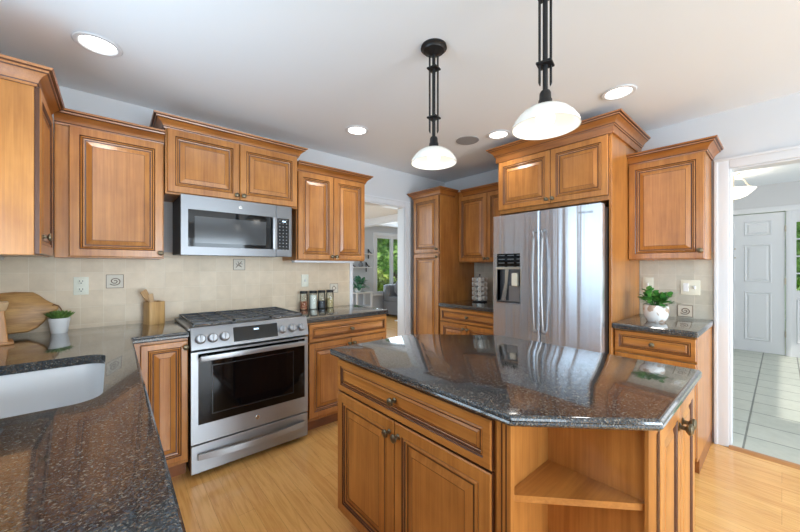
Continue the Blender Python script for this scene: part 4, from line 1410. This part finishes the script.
# coffee pod carousel
CX, CY = 3.17, 2.262
t = thing('pod_carousel', 'chrome coffee pod carousel on the worktop beside the refrigerator', 'pod holder', (CX, CY, ZT))
MB().lathe([(0.0, 0.0), (0.080, 0.0), (0.082, 0.006), (0.070, 0.012), (0.0, 0.014)], (0, 0, 0), 'z', 32).build('base', 'dark', t)
MB().tube([(0, 0, 0.012), (0, 0, 0.300)], 0.005, 10).build('center_post', 'silverwire', t)
MB().ball((0, 0, 0.306), 0.010, 0, 12, 8).build('top_knob', 'dark', t)
for k in range(8):
    a = 2 * PI * k / 8 + 0.2
    MB().tube([(0.064 * math.cos(a), 0.064 * math.sin(a), 0.012), (0.064 * math.cos(a), 0.064 * math.sin(a), 0.275), (0.03 * math.cos(a), 0.03 * math.sin(a), 0.288), (0, 0, 0.290)], 0.0018, 6).build('wire', 'silverwire', t)
TIERS = ['bottom', 'second', 'middle', 'fourth', 'top']
pod0 = None
for j in range(5):
    zt = 0.046 + j * 0.052
    mb = MB()
    mb.lathe([(0.052, zt - 0.0275), (0.066, zt - 0.0275), (0.066, zt - 0.0255), (0.052, zt - 0.0255)], (0, 0, 0), 'z', 32, caps=(False, False))
    mb.build('tier_ring', 'silverwire', t)
    for k in range(8):
        a = 2 * PI * (k + 0.5) / 8 + 0.2
        lab = 'white coffee pod in the %s tier of the carousel' % TIERS[j] if j not in (1, 3) else 'white coffee pod in the %s tier from the bottom of the carousel' % TIERS[j]
        if pod0 is None:
            pod0 = thing('coffee_pod', lab, 'coffee pod', (0, 0, 0))
            cup = MB().lathe([(0.0, -0.018), (0.015, -0.018), (0.018, -0.015), (0.0215, 0.018), (0.0235, 0.020), (0.0235, 0.022), (0.0, 0.0222)], (0, 0, 0), 'x', 18).build('cup', 'pod', pod0)
            MB().lathe([(0.0, 0.0222), (0.0205, 0.0222), (0.0205, 0.0228), (0.0, 0.0230)], (0, 0, 0), 'x', 18).build('foil_lid', 'foil', pod0)
            p = pod0
        else:
            p = copy_tree(pod0)
        p['label'] = lab
        p['group'] = 'coffee pods in the %s tier' % TIERS[j]
        p.location = (CX + 0.062 * math.cos(a), CY + 0.062 * math.sin(a), ZT + zt)
        p.rotation_euler = (0, 0.06, a)

# leafy plant
t = thing('potted_plant', 'bushy green plant in a white pot with brown floral pattern', 'potted plant', (2.985, 0.600, ZT))
MB().lathe([(0.0, 0.0), (0.050, 0.0), (0.055, 0.004), (0.071, 0.040), (0.076, 0.085), (0.072, 0.122), (0.068, 0.122), (0.071, 0.085), (0.067, 0.100), (0.0, 0.102)], (0, 0, 0), 'z', 32).build('pot', 'floral', t)
MB().lathe([(0.0, 0.108), (0.066, 0.106), (0.066, 0.103), (0.0, 0.103)], (0, 0, 0), 'z', 20).build('soil', 'soil', t)
rnd = random.Random(11)
st, lf = MB(), MB()
for k in range(34):
    a = rnd.uniform(0, 2 * PI)
    el = rnd.uniform(0.35, 1.45)
    L = rnd.uniform(0.06, 0.125)
    d = Vector((math.cos(a) * math.cos(el), math.sin(a) * math.cos(el), math.sin(el)))
    b = Vector((0.03 * math.cos(a) * rnd.random(), 0.03 * math.sin(a) * rnd.random(), 0.107))
    e = b + d * L
    st.tube([b, (b + e) / 2 + Vector((0, 0, 0.008)), e], 0.0018, 5)
    for q in range(5):
        dd = (d + Vector((rnd.gauss(0, 0.7), rnd.gauss(0, 0.7), rnd.gauss(0, 0.4)))).normalized()
        leaf_mesh(lf, e - d * L * 0.12 * q, dd, (0.1, 0.05, 1), rnd.uniform(0.036, 0.056), rnd.uniform(0.013, 0.020), bend=0.25)
st.build('stem', 'leaf', t)
lf.build('foliage', 'leaf', t)

# ------------------------------------------------------------------ living room furniture
t = thing('sofa', 'grey upholstered sofa below the living room window', 'sofa', (5.54, 6.28, 0))
MB().box(0.0, 2.0, 0.0, 0.82, 0.06, 0.40, 0, 0.03, 2).build('base', 'fabric', t)
for x in (0.05, 1.90):
    for y in (0.06, 0.70):
        MB().box(x, x + 0.06, y, y + 0.06, 0.0, 0.061).build('leg', 'dark', t)
MB().box(0.02, 1.98, 0.58, 0.84, 0.38, 0.84, 0, 0.06, 3).build('backrest', 'fabric', t)
MB().box(0.0, 1.98, -0.02, 0.60, 0.39, 0.53, 0, 0.04, 3).build('seat_cushion', 'fabric', t)
t = thing('throw_pillow', 'grey throw pillow on the sofa beneath the window', 'pillow', (5.83, 6.70, 0.534), 0.15)
MB().ball((0, 0, 0.215), 0.23, 0, 20, 14, (1.0, 0.42, 0.95)).build('cushion_cover', 'pillow', t)
MB().tube([(0.22 * math.cos(2 * PI * k / 24), 0, 0.215 + 0.21 * math.sin(2 * PI * k / 24)) for k in range(25)], 0.006, 6).build('piping', 'pillow', t)
tag(MB().box(5.2, 7.4, 5.0, 6.20, 0.0005, 0.016, 0, 0.005).build('rug', 'rug'), 'pale rug on the living room floor in front of the sofa', 'rug')
t = thing('side_table', 'white side table standing by the living room wall', 'side table', (4.80, 7.0, 0))
MB().box(-0.30, 0.22, -0.2, 0.2, 0.655, 0.69, 0, 0.004).build('tabletop', 'white', t)
for x in (-0.28, 0.16):
    for y in (-0.18, 0.14):
        MB().box(x, x + 0.04, y, y + 0.04, 0.0, 0.655).build('leg', 'white', t)
MB().box(-0.27, 0.19, -0.17, 0.17, 0.30, 0.33).build('lower_shelf', 'white', t)
t = thing('potted_fern', 'blue-green houseplant in a glass pot on the white side table', 'potted plant', (4.66, 6.98, 0.69))
MB().lathe([(0.0, 0.0), (0.075, 0.0), (0.10, 0.10), (0.092, 0.10), (0.07, 0.02), (0.0, 0.02)], (0, 0, 0), 'z', 20).build('pot', 'bone', t)
rnd = random.Random(5)
lf = MB()
for k in range(60):
    a = rnd.uniform(0, 2 * PI)
    el = rnd.uniform(0.1, 1.3)
    d = Vector((math.cos(a) * math.cos(el), math.sin(a) * math.cos(el), math.sin(el)))
    L = rnd.uniform(0.08, 0.30)
    leaf_mesh(lf, Vector((0, 0, 0.09)) + d * L * 0.8, d + Vector((rnd.gauss(0, 0.3), rnd.gauss(0, 0.3), 0)), (0.1, 0, 1), 0.16, 0.05, bend=0.5)
    lf.tube([(0, 0, 0.08), Vector((0, 0, 0.09)) + d * L * 0.85], 0.004, 4)
lf.build('foliage', 'farleaf', t)
def wshelf(label, x0, x1, z, n):
    t = thing('wall_shelf', label, 'shelf', (x0, LY, z), 0, 'shelves on the living room wall')
    MB().box(0, x1 - x0, -0.18, -0.001, 0, 0.03, 0, 0.003).build('board', 'white', t)
    for x in ((0.08, x1 - x0 - 0.08) if n == 2 else (x1 - x0 - 0.08,)):
        MB().tube([(x, -0.02, -0.10), (x, -0.01, 0.15), (x, -0.10, 0.05), (x, -0.17, 0.034)], 0.016, 6).build('bracket', 'black', t)
    return t
wshelf('upper white wall shelf on black brackets beside the living room window', 4.92, 5.24, 1.64, 1)
wshelf('lower white wall shelf on black brackets above the side table', 4.56, 5.17, 1.29, 2)
tag(MB().lathe([(0.0, 0.0), (0.05, 0.0), (0.065, 0.06), (0.03, 0.12), (0.035, 0.15), (0.0, 0.15)], (4.87, 7.16, 1.3205), 'z', 16).build('vase', 'fabric'), 'small grey vase on the lower living room shelf', 'vase')
